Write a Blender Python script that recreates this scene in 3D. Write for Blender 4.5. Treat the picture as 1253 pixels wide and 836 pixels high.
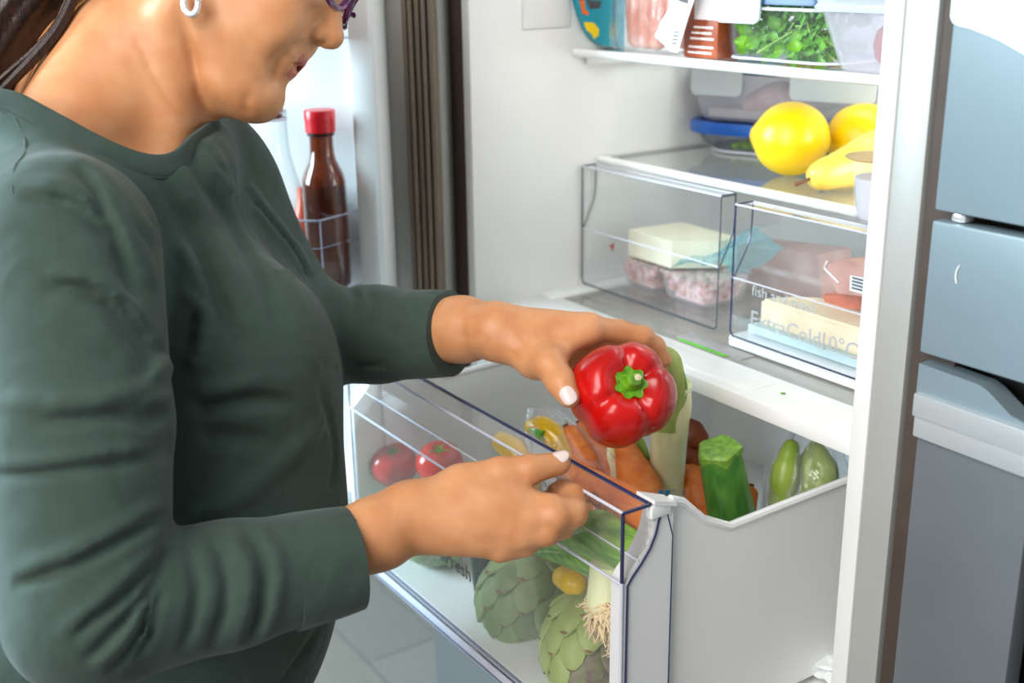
import bpy, bmesh, math, random
import numpy as np
from mathutils import Vector, Matrix, Quaternion

for o in list(bpy.data.objects):
    bpy.data.objects.remove(o)
SC = bpy.context.scene
COL = SC.collection
R = math.radians
rng = random.Random(7)

# ------------------------------------------------------------------ camera
cam_d = bpy.data.cameras.new('camera')
cam = bpy.data.objects.new('camera', cam_d)
COL.objects.link(cam)
SC.camera = cam
cr, cu, cf = (0.55923808, 0.82887934, -0.01455352), (-0.250184, 0.18548192, 0.95026545), (-0.79035482, 0.52778357, -0.3111009)
cam.matrix_world = Matrix(((cr[0], cu[0], -cf[0], 1.2154), (cr[1], cu[1], -cf[1], -0.7578), (cr[2], cu[2], -cf[2], 1.45), (0, 0, 0, 1)))
cam_d.sensor_width = 36.0
cam_d.lens = 1439.35 / 1253 * 36
cam_d.clip_start = 0.02
cam_d.dof.use_dof = True
cam_d.dof.focus_distance = 1.06
cam_d.dof.aperture_fstop = 4.5

# ------------------------------------------------------------------ world, lights, exposure
w = bpy.data.worlds.new('world')
SC.world = w
w.use_nodes = True
bg = w.node_tree.nodes['Background']
bg.inputs[0].default_value = (1.0, 0.975, 0.94, 1)
bg.inputs[1].default_value = 0.27


def area(name, loc, target, sx, sy, power, color):
    d = bpy.data.lights.new(name, 'AREA')
    d.shape = 'RECTANGLE'
    d.size, d.size_y, d.energy, d.color = sx, sy, power, color
    o = bpy.data.objects.new(name, d)
    COL.objects.link(o)
    o.location = loc
    o.rotation_euler = (Vector(target) - Vector(loc)).to_track_quat('-Z', 'Y').to_euler()
    return o


area('window_daylight', (-1.25, -2.15, 1.8), (0.2, -0.5, 1.12), 1.1, 1.3, 165, (0.64, 0.88, 1.0))
area('added_front_fill', (1.35, -3.0, 1.75), (0.35, 0.1, 0.98), 1.5, 1.2, 44, (0.99, 0.985, 0.975))  # unseen fill added in front to brighten the drawers, no actual window
area('ceiling_lamp', (0.95, -1.5, 2.4), (0.4, 0.0, 1.0), 1.0, 1.0, 30, (1.0, 0.98, 0.945))
area('fridge_lamp', (0.3, 0.36, 1.645), (0.3, 0.34, 1.0), 0.4, 0.12, 0.8, (0.98, 0.99, 1.0))
area('added_side_fill', (0.588, 0.30, 1.24), (0.0, 0.30, 1.12), 0.05, 0.40, 1.6, (0.98, 0.99, 1.0))  # unseen fill added at the right wall to light the lower drawers
SC.view_settings.view_transform = 'Standard'
SC.view_settings.look = 'None'
SC.view_settings.exposure = 0.04
SC.view_settings.gamma = 1.0
SC.view_settings.use_curve_mapping = False
SC.cycles.transparent_max_bounces = 40
SC.cycles.max_bounces = 12
SC.cycles.transmission_bounces = 10
SC.cycles.use_denoising = True


# ------------------------------------------------------------------ materials
def s2l(c):
    return tuple(((x / 255) / 12.92 if x / 255 <= 0.04045 else ((x / 255 + 0.055) / 1.055) ** 2.4) for x in c)


def setin(n, name, v):
    if name in n.inputs:
        n.inputs[name].default_value = v


def mat(name, rgb, rough=0.45, metal=0.0, vary=0.0, vscale=20.0, bump=0.0, bscale=200.0, spec=0.5, sss=0.0, sssr=(1, .35, .2),
        coat=0.0, rgb2=None, detail=3.0, stretch=None, sheen=0.0, bdist=0.001, wrinkle=0.0, wscale=14.0):
    m = bpy.data.materials.new(name)
    m.use_nodes = True
    nt = m.node_tree
    b = nt.nodes['Principled BSDF']
    col = s2l(rgb)
    b.inputs['Base Color'].default_value = (*col, 1)
    b.inputs['Roughness'].default_value = rough
    b.inputs['Metallic'].default_value = metal
    setin(b, 'Specular IOR Level', spec)
    if sss:
        setin(b, 'Subsurface Weight', sss)
        setin(b, 'Subsurface Radius', sssr)
        setin(b, 'Subsurface Scale', 0.006)
    if coat:
        setin(b, 'Coat Weight', coat)
        setin(b, 'Coat Roughness', 0.12)
    if sheen:
        setin(b, 'Sheen Weight', sheen)
        setin(b, 'Sheen Roughness', 0.5)
    tc = nt.nodes.new('ShaderNodeTexCoord')
    vec = tc.outputs['Object']
    if stretch:
        mp = nt.nodes.new('ShaderNodeMapping')
        mp.inputs['Scale'].default_value = stretch
        nt.links.new(vec, mp.inputs['Vector'])
        vec = mp.outputs['Vector']
    if vary or rgb2:
        n = nt.nodes.new('ShaderNodeTexNoise')
        n.inputs['Scale'].default_value = vscale
        n.inputs['Detail'].default_value = detail
        nt.links.new(vec, n.inputs['Vector'])
        mx = nt.nodes.new('ShaderNodeMix')
        mx.data_type = 'RGBA'
        a = rgb2 and s2l(rgb2) or tuple(max(0, c * (1 - vary)) for c in col)
        c2 = col if rgb2 else tuple(min(1, c * (1 + vary)) for c in col)
        rmp = nt.nodes.new('ShaderNodeMapRange')
        rmp.inputs['From Min'].default_value = 0.35
        rmp.inputs['From Max'].default_value = 0.65
        nt.links.new(n.outputs['Fac'], rmp.inputs['Value'])
        nt.links.new(rmp.outputs['Result'], mx.inputs['Factor'])
        mx.inputs[6].default_value = (*a, 1)
        mx.inputs[7].default_value = (*c2, 1)
        nt.links.new(mx.outputs[2], b.inputs['Base Color'])
    if bump:
        n2 = nt.nodes.new('ShaderNodeTexNoise')
        n2.inputs['Scale'].default_value = bscale
        n2.inputs['Detail'].default_value = 2
        nt.links.new(vec, n2.inputs['Vector'])
        bp = nt.nodes.new('ShaderNodeBump')
        bp.inputs['Strength'].default_value = bump
        bp.inputs['Distance'].default_value = bdist
        nt.links.new(n2.outputs['Fac'], bp.inputs['Height'])
        nt.links.new(bp.outputs['Normal'], b.inputs['Normal'])
        if wrinkle:
            n3 = nt.nodes.new('ShaderNodeTexNoise')
            n3.inputs['Scale'].default_value = wscale
            n3.inputs['Detail'].default_value = 1.5
            n3.inputs['Distortion'].default_value = 1.2
            nt.links.new(tc.outputs['Object'], n3.inputs['Vector'])
            b3 = nt.nodes.new('ShaderNodeBump')
            b3.inputs['Strength'].default_value = wrinkle
            b3.inputs['Distance'].default_value = 0.012
            nt.links.new(n3.outputs['Fac'], b3.inputs['Height'])
            nt.links.new(b3.outputs['Normal'], bp.inputs['Normal'])
    return m


def clear(name, tint=(0.97, 0.98, 0.99), haze=0.03, hazec=(235, 240, 245), rough=0.04, ior=1.45, bump=0.0, bscale=40.0, spec=1.0, rim=None):
    """Thin clear plastic or glass: transparent with a Fresnel sheen and a little haze."""
    m = bpy.data.materials.new(name)
    m.use_nodes = True
    nt = m.node_tree
    nt.nodes.remove(nt.nodes['Principled BSDF'])
    out = nt.nodes['Material Output']
    tr = nt.nodes.new('ShaderNodeBsdfTransparent')
    tr.inputs[0].default_value = (*tint, 1)
    if rim:
        lw = nt.nodes.new('ShaderNodeLayerWeight')
        lw.inputs['Blend'].default_value = 0.5
        pr = nt.nodes.new('ShaderNodeMath')
        pr.operation = 'POWER'
        pr.inputs[1].default_value = 2.5
        nt.links.new(lw.outputs['Facing'], pr.inputs[0])
        mc = nt.nodes.new('ShaderNodeMix')
        mc.data_type = 'RGBA'
        mc.inputs[6].default_value = (*tint, 1)
        mc.inputs[7].default_value = (*rim, 1)
        nt.links.new(pr.outputs[0], mc.inputs['Factor'])
        nt.links.new(mc.outputs[2], tr.inputs[0])
    di = nt.nodes.new('ShaderNodeBsdfDiffuse')
    di.inputs[0].default_value = (*s2l(hazec), 1)
    m1 = nt.nodes.new('ShaderNodeMixShader')
    m1.inputs[0].default_value = haze
    nt.links.new(tr.outputs[0], m1.inputs[1])
    nt.links.new(di.outputs[0], m1.inputs[2])
    gl = nt.nodes.new('ShaderNodeBsdfGlossy')
    gl.inputs['Roughness'].default_value = rough
    gl.inputs[0].default_value = (spec, spec, spec, 1)
    # Schlick reflectance on the outer side only (a thin sheet has no inner total reflection)
    fr = nt.nodes.new('ShaderNodeLayerWeight')
    fr.inputs['Blend'].default_value = 0.5
    f0 = ((ior - 1) / (ior + 1)) ** 2
    pw = nt.nodes.new('ShaderNodeMath')
    pw.operation = 'POWER'
    pw.inputs[1].default_value = 4.5
    nt.links.new(fr.outputs['Facing'], pw.inputs[0])
    ma = nt.nodes.new('ShaderNodeMath')
    ma.operation = 'MULTIPLY_ADD'
    nt.links.new(pw.outputs[0], ma.inputs[0])
    ma.inputs[1].default_value = 0.9 - f0
    ma.inputs[2].default_value = f0 * 1.3
    ge = nt.nodes.new('ShaderNodeNewGeometry')
    iv = nt.nodes.new('ShaderNodeMath')
    iv.operation = 'SUBTRACT'
    iv.inputs[0].default_value = 1.0
    nt.links.new(ge.outputs['Backfacing'], iv.inputs[1])
    fac = nt.nodes.new('ShaderNodeMath')
    fac.operation = 'MULTIPLY'
    nt.links.new(ma.outputs[0], fac.inputs[0])
    nt.links.new(iv.outputs[0], fac.inputs[1])
    if bump:
        tc = nt.nodes.new('ShaderNodeTexCoord')
        n2 = nt.nodes.new('ShaderNodeTexNoise')
        n2.inputs['Scale'].default_value = bscale
        n2.inputs['Detail'].default_value = 4
        n2.inputs['Distortion'].default_value = 1.5
        nt.links.new(tc.outputs['Object'], n2.inputs['Vector'])
        bp = nt.nodes.new('ShaderNodeBump')
        bp.inputs['Strength'].default_value = bump
        bp.inputs['Distance'].default_value = 0.01
        nt.links.new(n2.outputs['Fac'], bp.inputs['Height'])
        nt.links.new(bp.outputs['Normal'], gl.inputs['Normal'])
        nt.links.new(bp.outputs['Normal'], fr.inputs['Normal'])
    m2 = nt.nodes.new('ShaderNodeMixShader')
    nt.links.new(fac.outputs[0], m2.inputs[0])
    nt.links.new(m1.outputs[0], m2.inputs[1])
    nt.links.new(gl.outputs[0], m2.inputs[2])
    nt.links.new(m2.outputs[0], out.inputs['Surface'])
    return m


M = {}
M['liner'] = mat('white_liner_plastic', (230, 230, 228), 0.38, vary=0.015, vscale=6)
M['white'] = mat('white_gloss_plastic', (240, 241, 241), 0.25, vary=0.01, vscale=8)
M['box_white'] = mat('white_satin_plastic', (240, 241, 240), 0.4, vary=0.015, vscale=5)
M['flange'] = mat('grey_painted_steel', (176, 176, 172), 0.42, metal=0.25, vary=0.03, vscale=4)
M['gasket'] = mat('grey_brown_rubber', (120, 108, 94), 0.6, vary=0.05)
M['gap_shade'] = mat('dark_brown_painted_shade', (70, 58, 50), 0.7, vary=0.1)  # brown that paints the shade in narrow gaps
M['clear'] = clear('clear_plastic', tint=(0.985, 0.99, 0.995), haze=0.012)
M['clear_front'] = clear('clear_drawer_plastic', tint=(0.985, 0.985, 0.99), haze=0.034, ior=1.5, hazec=(245, 235, 232))  # pinkish haze stands in for reflections on the drawer front
M['shelf_glass'] = clear('shelf_glass', tint=(0.97, 0.99, 0.98), haze=0.03, hazec=(210, 216, 212), ior=1.6)
M['tray_glass'] = clear('smoky_tray_glass', tint=(0.85, 0.85, 0.83), haze=0.5, hazec=(192, 189, 182), ior=1.5)
M['glass'] = clear('clear_glass', tint=(0.95, 0.97, 0.97), haze=0.02, ior=1.5, rim=(0.42, 0.47, 0.48))
M['edge'] = mat('blue_grey_plastic_edge', (104, 108, 136), 0.15, vary=0.1, vscale=12)
M['edge_dark'] = mat('dark_blue_plastic_edge', (44, 46, 82), 0.15, vary=0.1, vscale=12)
M['edge_smoke'] = mat('smoke_plastic_edge', (64, 72, 82), 0.15, vary=0.1, vscale=12)
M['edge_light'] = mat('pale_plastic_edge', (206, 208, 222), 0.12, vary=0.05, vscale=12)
M['milky'] = clear('milky_plastic', tint=(0.92, 0.92, 0.94), haze=0.24, hazec=(228, 228, 236), rough=0.25)
M['flap'] = clear('frosted_clip_plastic', tint=(0.8, 0.83, 0.85), haze=0.6, hazec=(222, 230, 234), rough=0.2)
M['film'] = clear('crinkled_film', tint=(0.97, 0.97, 0.98), haze=0.09, ior=1.6, rough=0.10, bump=0.9, bscale=38, rim=(0.75, 0.75, 0.77))
M['film_blue'] = clear('blue_film', tint=(0.55, 0.82, 0.88), haze=0.35, hazec=(120, 200, 215), ior=1.4, bump=0.8, bscale=30)
M['print'] = mat('pale_grey_print', (176, 178, 182), 0.5, vary=0.02)
M['print_white'] = mat('white_print', (236, 236, 238), 0.5, vary=0.02)
M['print_dark'] = mat('grey_print', (84, 92, 92), 0.5, vary=0.02)
M['blue_lid'] = mat('blue_lid_plastic', (16, 82, 168), 0.3, vary=0.05)
M['navy_lid'] = mat('navy_lid_plastic', (18, 62, 104), 0.35, vary=0.05)
M['cabinet'] = mat('blue_grey_front', (119, 134, 142), 0.35, vary=0.03, vscale=9, bump=0.02, bscale=60)
M['cabinet_low'] = mat('dark_grey_front', (98, 104, 108), 0.35, vary=0.04, vscale=9)
M['band'] = mat('brushed_aluminium', (186, 190, 192), 0.35, metal=0.35, vary=0.03, stretch=(4, 1, 60))
M['black'] = mat('black_void', (18, 14, 13), 0.6, vary=0.1)
M['sheet'] = mat('pale_blue_sheet', (212, 225, 234), 0.5, vary=0.02)
M['freezer'] = mat('steel_grey_door', (114, 115, 116), 0.35, metal=0.3, vary=0.03, stretch=(2, 2, 30))
M['wall'] = mat('white_wall_paint', (228, 228, 226), 0.8, vary=0.02, vscale=3, bump=0.03, bscale=120)
M['red'] = mat('red_pepper_skin', (184, 8, 6), 0.27, vary=0.22, vscale=16, coat=0.12, bump=0.06, bscale=30, bdist=0.002)
M['calyx'] = mat('green_calyx', (92, 146, 22), 0.4, vary=0.3, vscale=120, bump=0.3, bscale=260)
M['pale_cut'] = mat('pale_cut_stem', (214, 206, 160), 0.6, vary=0.1, vscale=200)
M['lemon'] = mat('lemon_peel', (243, 200, 6), 0.32, vary=0.05, vscale=30, bump=0.25, bscale=330, bdist=0.0015)
M['pear'] = mat('pear_skin', (238, 208, 92), 0.35, vary=0.07, vscale=40, rgb2=(228, 186, 70))
M['stem'] = mat('brown_stem', (110, 68, 40), 0.7, vary=0.2, vscale=80)
M['tomato'] = mat('tomato_skin', (206, 42, 30), 0.2, vary=0.12, vscale=20, coat=0.3)
M['yellow_pep'] = mat('yellow_pepper_skin', (222, 176, 12), 0.22, vary=0.12, vscale=20, coat=0.3)
M['carrot'] = mat('carrot_skin', (234, 138, 58), 0.45, vary=0.1, rgb2=(216, 110, 40), vscale=40, stretch=(1, 1, 4), bump=0.15, bscale=120)
M['sweet'] = mat('reddish_brown_potato_skin', (166, 84, 46), 0.6, rgb2=(128, 58, 34), vscale=40, bump=0.2, bscale=150)
M['leek_white'] = mat('leek_stalk', (244, 246, 206), 0.35, rgb2=(230, 238, 176), vscale=22, stretch=(6, 6, .5), bump=0.12, bscale=160)
M['leek_mid'] = mat('pale_leek_leaf', (190, 206, 128), 0.35, rgb2=(160, 186, 92), vscale=22, stretch=(6, 6, .5), bump=0.12, bscale=160)
M['leek_green'] = mat('leek_leaf', (146, 178, 82), 0.35, rgb2=(108, 150, 58), vscale=22, stretch=(6, 6, .5), bump=0.12, bscale=160)
M['leaf_dark'] = mat('deep_green_leaf', (140, 190, 66), 0.2, rgb2=(74, 142, 44), vscale=30, stretch=(1.5, 1.5, 5), bump=0.2, bscale=120)
M['zucchini'] = mat('zucchini_skin', (52, 112, 36), 0.3, rgb2=(98, 152, 62), vscale=70, detail=5, stretch=(1, 1, .35), bump=0.08, bscale=120)
M['zuc_end'] = mat('zucchini_cut_end', (128, 172, 60), 0.45, rgb2=(92, 140, 40), vscale=160)
M['arti_shade'] = mat('grey_green_artichoke_bract', (98, 120, 74), 0.5, rgb2=(128, 150, 94), vscale=26, bump=0.25, bscale=110)
M['arti'] = mat('artichoke_bract', (112, 136, 84), 0.5, rgb2=(142, 164, 104), vscale=26, bump=0.25, bscale=110)
M['arti_light'] = mat('pale_artichoke_bract', (150, 174, 92), 0.5, rgb2=(176, 192, 112), vscale=26, bump=0.25, bscale=110)
M['arti_purple'] = mat('purple_artichoke_bract', (112, 84, 92), 0.5, rgb2=(140, 156, 96), vscale=36, bump=0.25, bscale=110)
M['thorn'] = mat('brown_bract_tip', (142, 118, 72), 0.7, vary=0.2, vscale=100)
M['root'] = mat('leek_root', (236, 214, 170), 0.7, vary=0.15, vscale=80)
M['rocket'] = mat('rocket_leaf', (92, 158, 34), 0.4, rgb2=(126, 186, 58), vscale=60, bump=0.2, bscale=200)
M['rocket_stem'] = mat('rocket_stem', (168, 206, 104), 0.4, vary=0.1)
M['green_food'] = mat('green_beans_cooked', (132, 176, 52), 0.4, vary=0.25, vscale=60)
M['greenpep'] = mat('pale_green_pepper_skin', (166, 186, 84), 0.35, rgb2=(134, 162, 58), vscale=26)
M['ham'] = mat('pink_diced_ham', (234, 180, 176), 0.45, rgb2=(244, 214, 206), vscale=60)
M['ham_dark'] = mat('dark_diced_ham', (206, 132, 112), 0.45, rgb2=(226, 160, 150), vscale=60)
M['butter'] = mat('cream_cheese_block', (240, 234, 208), 0.5, vary=0.03, vscale=20)
M['wedge'] = mat('aged_cheese', (243, 230, 204), 0.5, vary=0.05, vscale=20, rgb2=(236, 216, 182))
M['wrap_blue'] = mat('pale_blue_wrapper', (190, 218, 224), 0.35, vary=0.05, vscale=20)
M['meat'] = mat('pink_brown_meat', (186, 136, 126), 0.45, rgb2=(206, 164, 152), vscale=30)
M['salami'] = mat('red_salami', (172, 88, 66), 0.45, rgb2=(206, 110, 80), vscale=70)
M['sausage'] = mat('pink_orange_sausage', (232, 176, 158), 0.3, rgb2=(214, 122, 92), vscale=34, coat=0.3)
M['brownpack'] = mat('brown_orange_carton', (176, 82, 36), 0.3, rgb2=(122, 52, 28), vscale=14)
M['label'] = mat('white_paper_label', (232, 234, 236), 0.5, vary=0.03)
M['ink'] = mat('dark_ink', (70, 72, 78), 0.6, vary=0.05)
M['amber'] = mat('dark_amber_sauce', (92, 34, 16), 0.06, vary=0.15, vscale=14, coat=0.6, rgb2=(60, 22, 14))
M['amber_glass'] = clear('amber_glass_neck', tint=(0.5, 0.2, 0.1), haze=0.45, hazec=(120, 48, 22), ior=1.6)
M['red_cap'] = mat('red_plastic_cap', (214, 22, 38), 0.3, vary=0.06)
M['dark_cap'] = mat('dark_metal_cap', (48, 36, 36), 0.3, metal=0.4, vary=0.2)
M['orange_bottle'] = mat('orange_red_bottle', (222, 82, 44), 0.3, vary=0.1)
M['magenta'] = mat('magenta_bottle', (128, 24, 56), 0.3, vary=0.15)
M['teal'] = mat('teal_packet', (18, 150, 170), 0.35, vary=0.06)
M['yellow_print'] = mat('yellow_packet_print', (246, 212, 20), 0.35, vary=0.03)
M['orange_print'] = mat('orange_packet_print', (232, 104, 40), 0.35, vary=0.03)
M['foil'] = mat('gold_foil', (214, 176, 104), 0.3, metal=0.5, vary=0.1)
M['tray_clear'] = clear('tray_plastic', haze=0.12, hazec=(236, 226, 226))
M['skin'] = mat('skin', (210, 150, 105), 0.46, vary=0.06, vscale=30, rgb2=(195, 131, 86), sss=0.06, bump=0.10, bscale=420, bdist=0.0006, spec=0.4)
M['lip'] = mat('lip_skin', (188, 102, 84), 0.38, vary=0.06, sss=0.1)
M['nail'] = mat('pale_pink_nail_polish', (228, 208, 202), 0.22, vary=0.02, coat=0.6)
M['teeth'] = mat('teeth', (226, 218, 204), 0.25, vary=0.03)
M['eye'] = mat('eye_white', (236, 232, 228), 0.15, vary=0.02)
M['iris'] = mat('brown_iris', (70, 44, 28), 0.15, vary=0.2)
M['shirt'] = mat('grey_green_cotton', (59, 74, 68), 0.85, vary=0.05, vscale=60, sheen=0.12, wrinkle=0.35, bump=0.35, bscale=900, bdist=0.0006, spec=0.15)
M['rib'] = mat('grey_green_rib_knit', (58, 72, 67), 0.85, vary=0.05, vscale=60, sheen=0.12, bump=0.35, bscale=900, spec=0.15)
M['jeans'] = mat('blue_grey_denim', (96, 126, 140), 0.85, vary=0.12, vscale=300, bump=0.4, bscale=900, spec=0.15)
M['hair'] = mat('dark_brown_hair', (30, 18, 14), 0.35, vary=0.3, vscale=90, stretch=(4, 4, .6), rgb2=(54, 30, 20), bump=0.3, bscale=300)
M['shoe'] = mat('white_canvas', (220, 220, 216), 0.7, vary=0.04)
M['silver'] = mat('polished_silver', (240, 240, 242), 0.12, metal=0.6, vary=0.02)
M['frame_purple'] = mat('purple_acetate', (92, 32, 82), 0.2, vary=0.2, vscale=80, coat=0.4)
M['lens'] = clear('spectacle_lens', haze=0.01)
M['crumple'] = mat('crumpled_white_plastic', (226, 230, 230), 0.3, vary=0.03, bump=0.6, bscale=40, bdist=0.01)
M['floor'] = [mat('grey_floor_plank_%s' % n, c, 0.5, vary=0.05, vscale=14, stretch=(1, 8, 1), bump=0.05, bscale=60) for n, c in
              (('pale', (118, 113, 107)), ('mid', (112, 108, 103)), ('warm', (120, 114, 105)))]
M['sub'] = mat('grey_joint', (120, 120, 118), 0.8, vary=0.05)
M['stripe_blue'] = mat('blue_stripe_print', (24, 130, 176), 0.4, vary=0.03)


# ------------------------------------------------------------------ mesh builder
class MB:
    def __init__(s):
        s.v, s.f, s.m = [], [], []

    def add(s, vs, fs, m=0):
        o = len(s.v)
        s.v += [tuple(map(float, p)) for p in vs]
        s.f += [tuple(o + i for i in f) for f in fs]
        s.m += (m if isinstance(m, list) else [m] * len(fs))
        return s

    def box(s, a, b, m=0, faces=None, bev=0.0):
        (x0, y0, z0), (x1, y1, z1) = a, b
        bm = bmesh.new()
        bmesh.ops.create_cube(bm, size=1.0)
        for v in bm.verts:
            v.co = Vector((x0 + (v.co.x + .5) * (x1 - x0), y0 + (v.co.y + .5) * (y1 - y0), z0 + (v.co.z + .5) * (z1 - z0)))
        if bev:
            bmesh.ops.bevel(bm, geom=list(bm.edges), offset=bev, segments=2, profile=0.6, affect='EDGES')
        return s.bm(bm, m)

    def bm(s, bm, m=0):
        bm.verts.ensure_lookup_table()
        s.add([v.co[:] for v in bm.verts], [[v.index for v in f.verts] for f in bm.faces], m)
        bm.free()
        return s

    def plate(s, a, b, thin, face=0, edge=1):
        """A sheet of clear plastic: the two broad faces across axis `thin` and edges of their own colour."""
        (x0, y0, z0), (x1, y1, z1) = a, b
        vs = [(x0, y0, z0), (x1, y0, z0), (x1, y1, z0), (x0, y1, z0), (x0, y0, z1), (x1, y0, z1), (x1, y1, z1), (x0, y1, z1)]
        fs = [(0, 3, 2, 1), (4, 5, 6, 7), (0, 1, 5, 4), (2, 3, 7, 6), (1, 2, 6, 5), (3, 0, 4, 7)]
        return s.add(vs, fs, [face if k in (thin, thin + 1) else edge for k in range(6)])

    def rings(s, rings, closed=True, cap=(True, True), m=0):
        n = len(rings[0])
        vs = [p for r_ in rings for p in r_]
        fs = []
        for i in range(len(rings) - 1):
            for j in range(n if closed else n - 1):
                k = (j + 1) % n
                fs.append((i * n + j, i * n + k, (i + 1) * n + k, (i + 1) * n + j))
        if cap[0]:
            fs.append(tuple(range(n - 1, -1, -1)))
        if cap[1]:
            fs.append(tuple((len(rings) - 1) * n + j for j in range(n)))
        return s.add(vs, fs, m)

    def tube(s, path, rad, seg=12, m=0, flat=1.0, upv=None, cap=(True, True)):
        pts = [Vector(p) for p in path]
        if not hasattr(rad, '__len__'):
            rad = [rad] * len(pts)
        t0 = (pts[1] - pts[0]).normalized()
        u = Vector(upv) if upv else (Vector((0, 0, 1)) if abs(t0.z) < .9 else Vector((1, 0, 0)))
        u = (u - t0 * u.dot(t0)).normalized()
        rs = []
        for i, p in enumerate(pts):
            t = (pts[min(i + 1, len(pts) - 1)] - pts[max(i - 1, 0)]).normalized()
            u = (u - t * u.dot(t)).normalized()
            w_ = t.cross(u)
            rs.append([p + (u * math.cos(a) * flat + w_ * math.sin(a)) * rad[i] for a in [2 * math.pi * k / seg for k in range(seg)]])
        return s.rings(rs, cap=cap, m=m)

    def lathe(s, prof, o, axis=(0, 0, 1), seg=32, m=0, cap=(True, True), fn=None):
        """prof = [(radius, height)...] about `axis` from point o; fn(angle, i) scales the radius."""
        ax = Vector(axis).normalized()
        u = ax.orthogonal().normalized()
        w_ = ax.cross(u)
        rs = []
        for i, (r_, h) in enumerate(prof):
            ring = []
            for k in range(seg):
                a = 2 * math.pi * k / seg
                q = r_ * (fn(a, i) if fn else 1)
                ring.append(Vector(o) + ax * h + (u * math.cos(a) + w_ * math.sin(a)) * q)
            rs.append(ring)
        return s.rings(rs, cap=cap, m=m)

    def prism(s, pts, d, m=0, me=None):
        """A flat outline given in space, thickened by vector d."""
        n = len(pts)
        a = [Vector(p) for p in pts]
        b = [p + Vector(d) for p in a]
        fs = [tuple(range(n)), tuple(range(2 * n - 1, n - 1, -1))] + [(i, n + i, n + (i + 1) % n, (i + 1) % n) for i in range(n)]
        ms = [m, m] + [m if me is None else me] * n
        return s.add([p[:] for p in a + b], fs, ms)


def rrect(cx, cy, z, sx, sy, r_, n=6):
    out = []
    r_ = min(r_, sx * .499, sy * .499)
    for (qx, qy, a0) in ((1, 1, 0), (-1, 1, 90), (-1, -1, 180), (1, -1, 270)):
        for k in range(n + 1):
            a = R(a0 + 90 * k / n)
            out.append((cx + qx * (sx / 2 - r_) + r_ * math.cos(a), cy + qy * (sy / 2 - r_) + r_ * math.sin(a), z))
    return out


def smoothpath(pts, n=6):
    """Catmull-Rom through the points."""
    P_ = [Vector(p) for p in pts]
    P_ = [P_[0] * 2 - P_[1]] + P_ + [P_[-1] * 2 - P_[-2]]
    out = []
    for i in range(1, len(P_) - 2):
        for k in range(n):
            t = k / n
            a, b, c, d = P_[i - 1], P_[i], P_[i + 1], P_[i + 2]
            out.append(0.5 * ((2 * b) + (c - a) * t + (2 * a - 5 * b + 4 * c - d) * t * t + (3 * b - a - 3 * c + d) * t ** 3))
    out.append(P_[-2])
    return out


def lerps(vals, n):
    """Resample a list of radii the way smoothpath resamples its points."""
    out = []
    for i in range(len(vals) - 1):
        for k in range(n):
            out.append(vals[i] + (vals[i + 1] - vals[i]) * k / n)
    out.append(vals[-1])
    return out


ORIGIN = {}


def base_of(o):
    p = Vector((0, 0, 0))
    while o is not None:
        p = p + o.location
        o = o.parent
    return p


def obj(name, mb, mats, parent=None, smooth=True, angle=35, sub=0, **props):
    """Link one mesh object; vertices are given in room coordinates."""
    org = base_of(parent) if parent else Vector((0, 0, 0))
    me = bpy.data.meshes.new(name)
    if parent is None and props.pop('recenter', True) and mb.v:
        a = np.array(mb.v)
        org = Vector(((a[:, 0].min() + a[:, 0].max()) / 2, (a[:, 1].min() + a[:, 1].max()) / 2, a[:, 2].min()))
        loc = org
    else:
        props.pop('recenter', None)
        loc = Vector((0, 0, 0))
    me.from_pydata([tuple(Vector(v) - org) for v in mb.v], [], mb.f)
    for m_ in (mats if isinstance(mats, (list, tuple)) else [mats]):
        me.materials.append(m_)
    me.polygons.foreach_set('material_index', mb.m)
    me.validate()
    o = bpy.data.objects.new(name, me)
    COL.objects.link(o)
    if parent is not None:
        o.parent = parent
    else:
        o.location = loc
    bm = bmesh.new()
    bm.from_mesh(me)
    bmesh.ops.recalc_face_normals(bm, faces=bm.faces)
    if smooth:
        lim = R(angle)
        for f in bm.faces:
            f.smooth = True
        for e in bm.edges:
            if len(e.link_faces) == 2 and e.calc_face_angle(0) > lim:
                e.smooth = False
    bm.to_mesh(me)
    bm.free()
    if sub:
        sb = o.modifiers.new('subdivision', 'SUBSURF')
        sb.levels = sb.render_levels = sub
    for k, v in props.items():
        o[k] = v
    return o


def tag(o, label=None, category=None, group=None, kind=None):
    for k, v in (('label', label), ('category', category), ('group', group), ('kind', kind)):
        if v:
            o[k] = v
    return o


def thing(name, loc, label, category, group=None):
    o = bpy.data.objects.new(name, None)
    o.empty_display_size = 0.05
    COL.objects.link(o)
    o.location = loc
    return tag(o, label, category, group)


def text(name, body, size, loc, rx, parent, m, ext=0.0002, spacing=1.0, label=None):
    """Lettering: a font outline turned into a mesh part."""
    c = bpy.data.curves.new(name, 'FONT')
    c.body = body
    c.size = size
    c.extrude = ext
    c.space_character = spacing
    c.resolution_u = 3
    tmp = bpy.data.objects.new(name, c)
    COL.objects.link(tmp)
    me = bpy.data.meshes.new_from_object(tmp.evaluated_get(bpy.context.evaluated_depsgraph_get()))
    bpy.data.objects.remove(tmp)
    me.materials.clear()
    me.materials.append(m)
    o = bpy.data.objects.new(name, me)
    COL.objects.link(o)
    o.parent = parent
    o.location = Vector(loc) - base_of(parent)
    o.rotation_euler = rx
    return o


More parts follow.
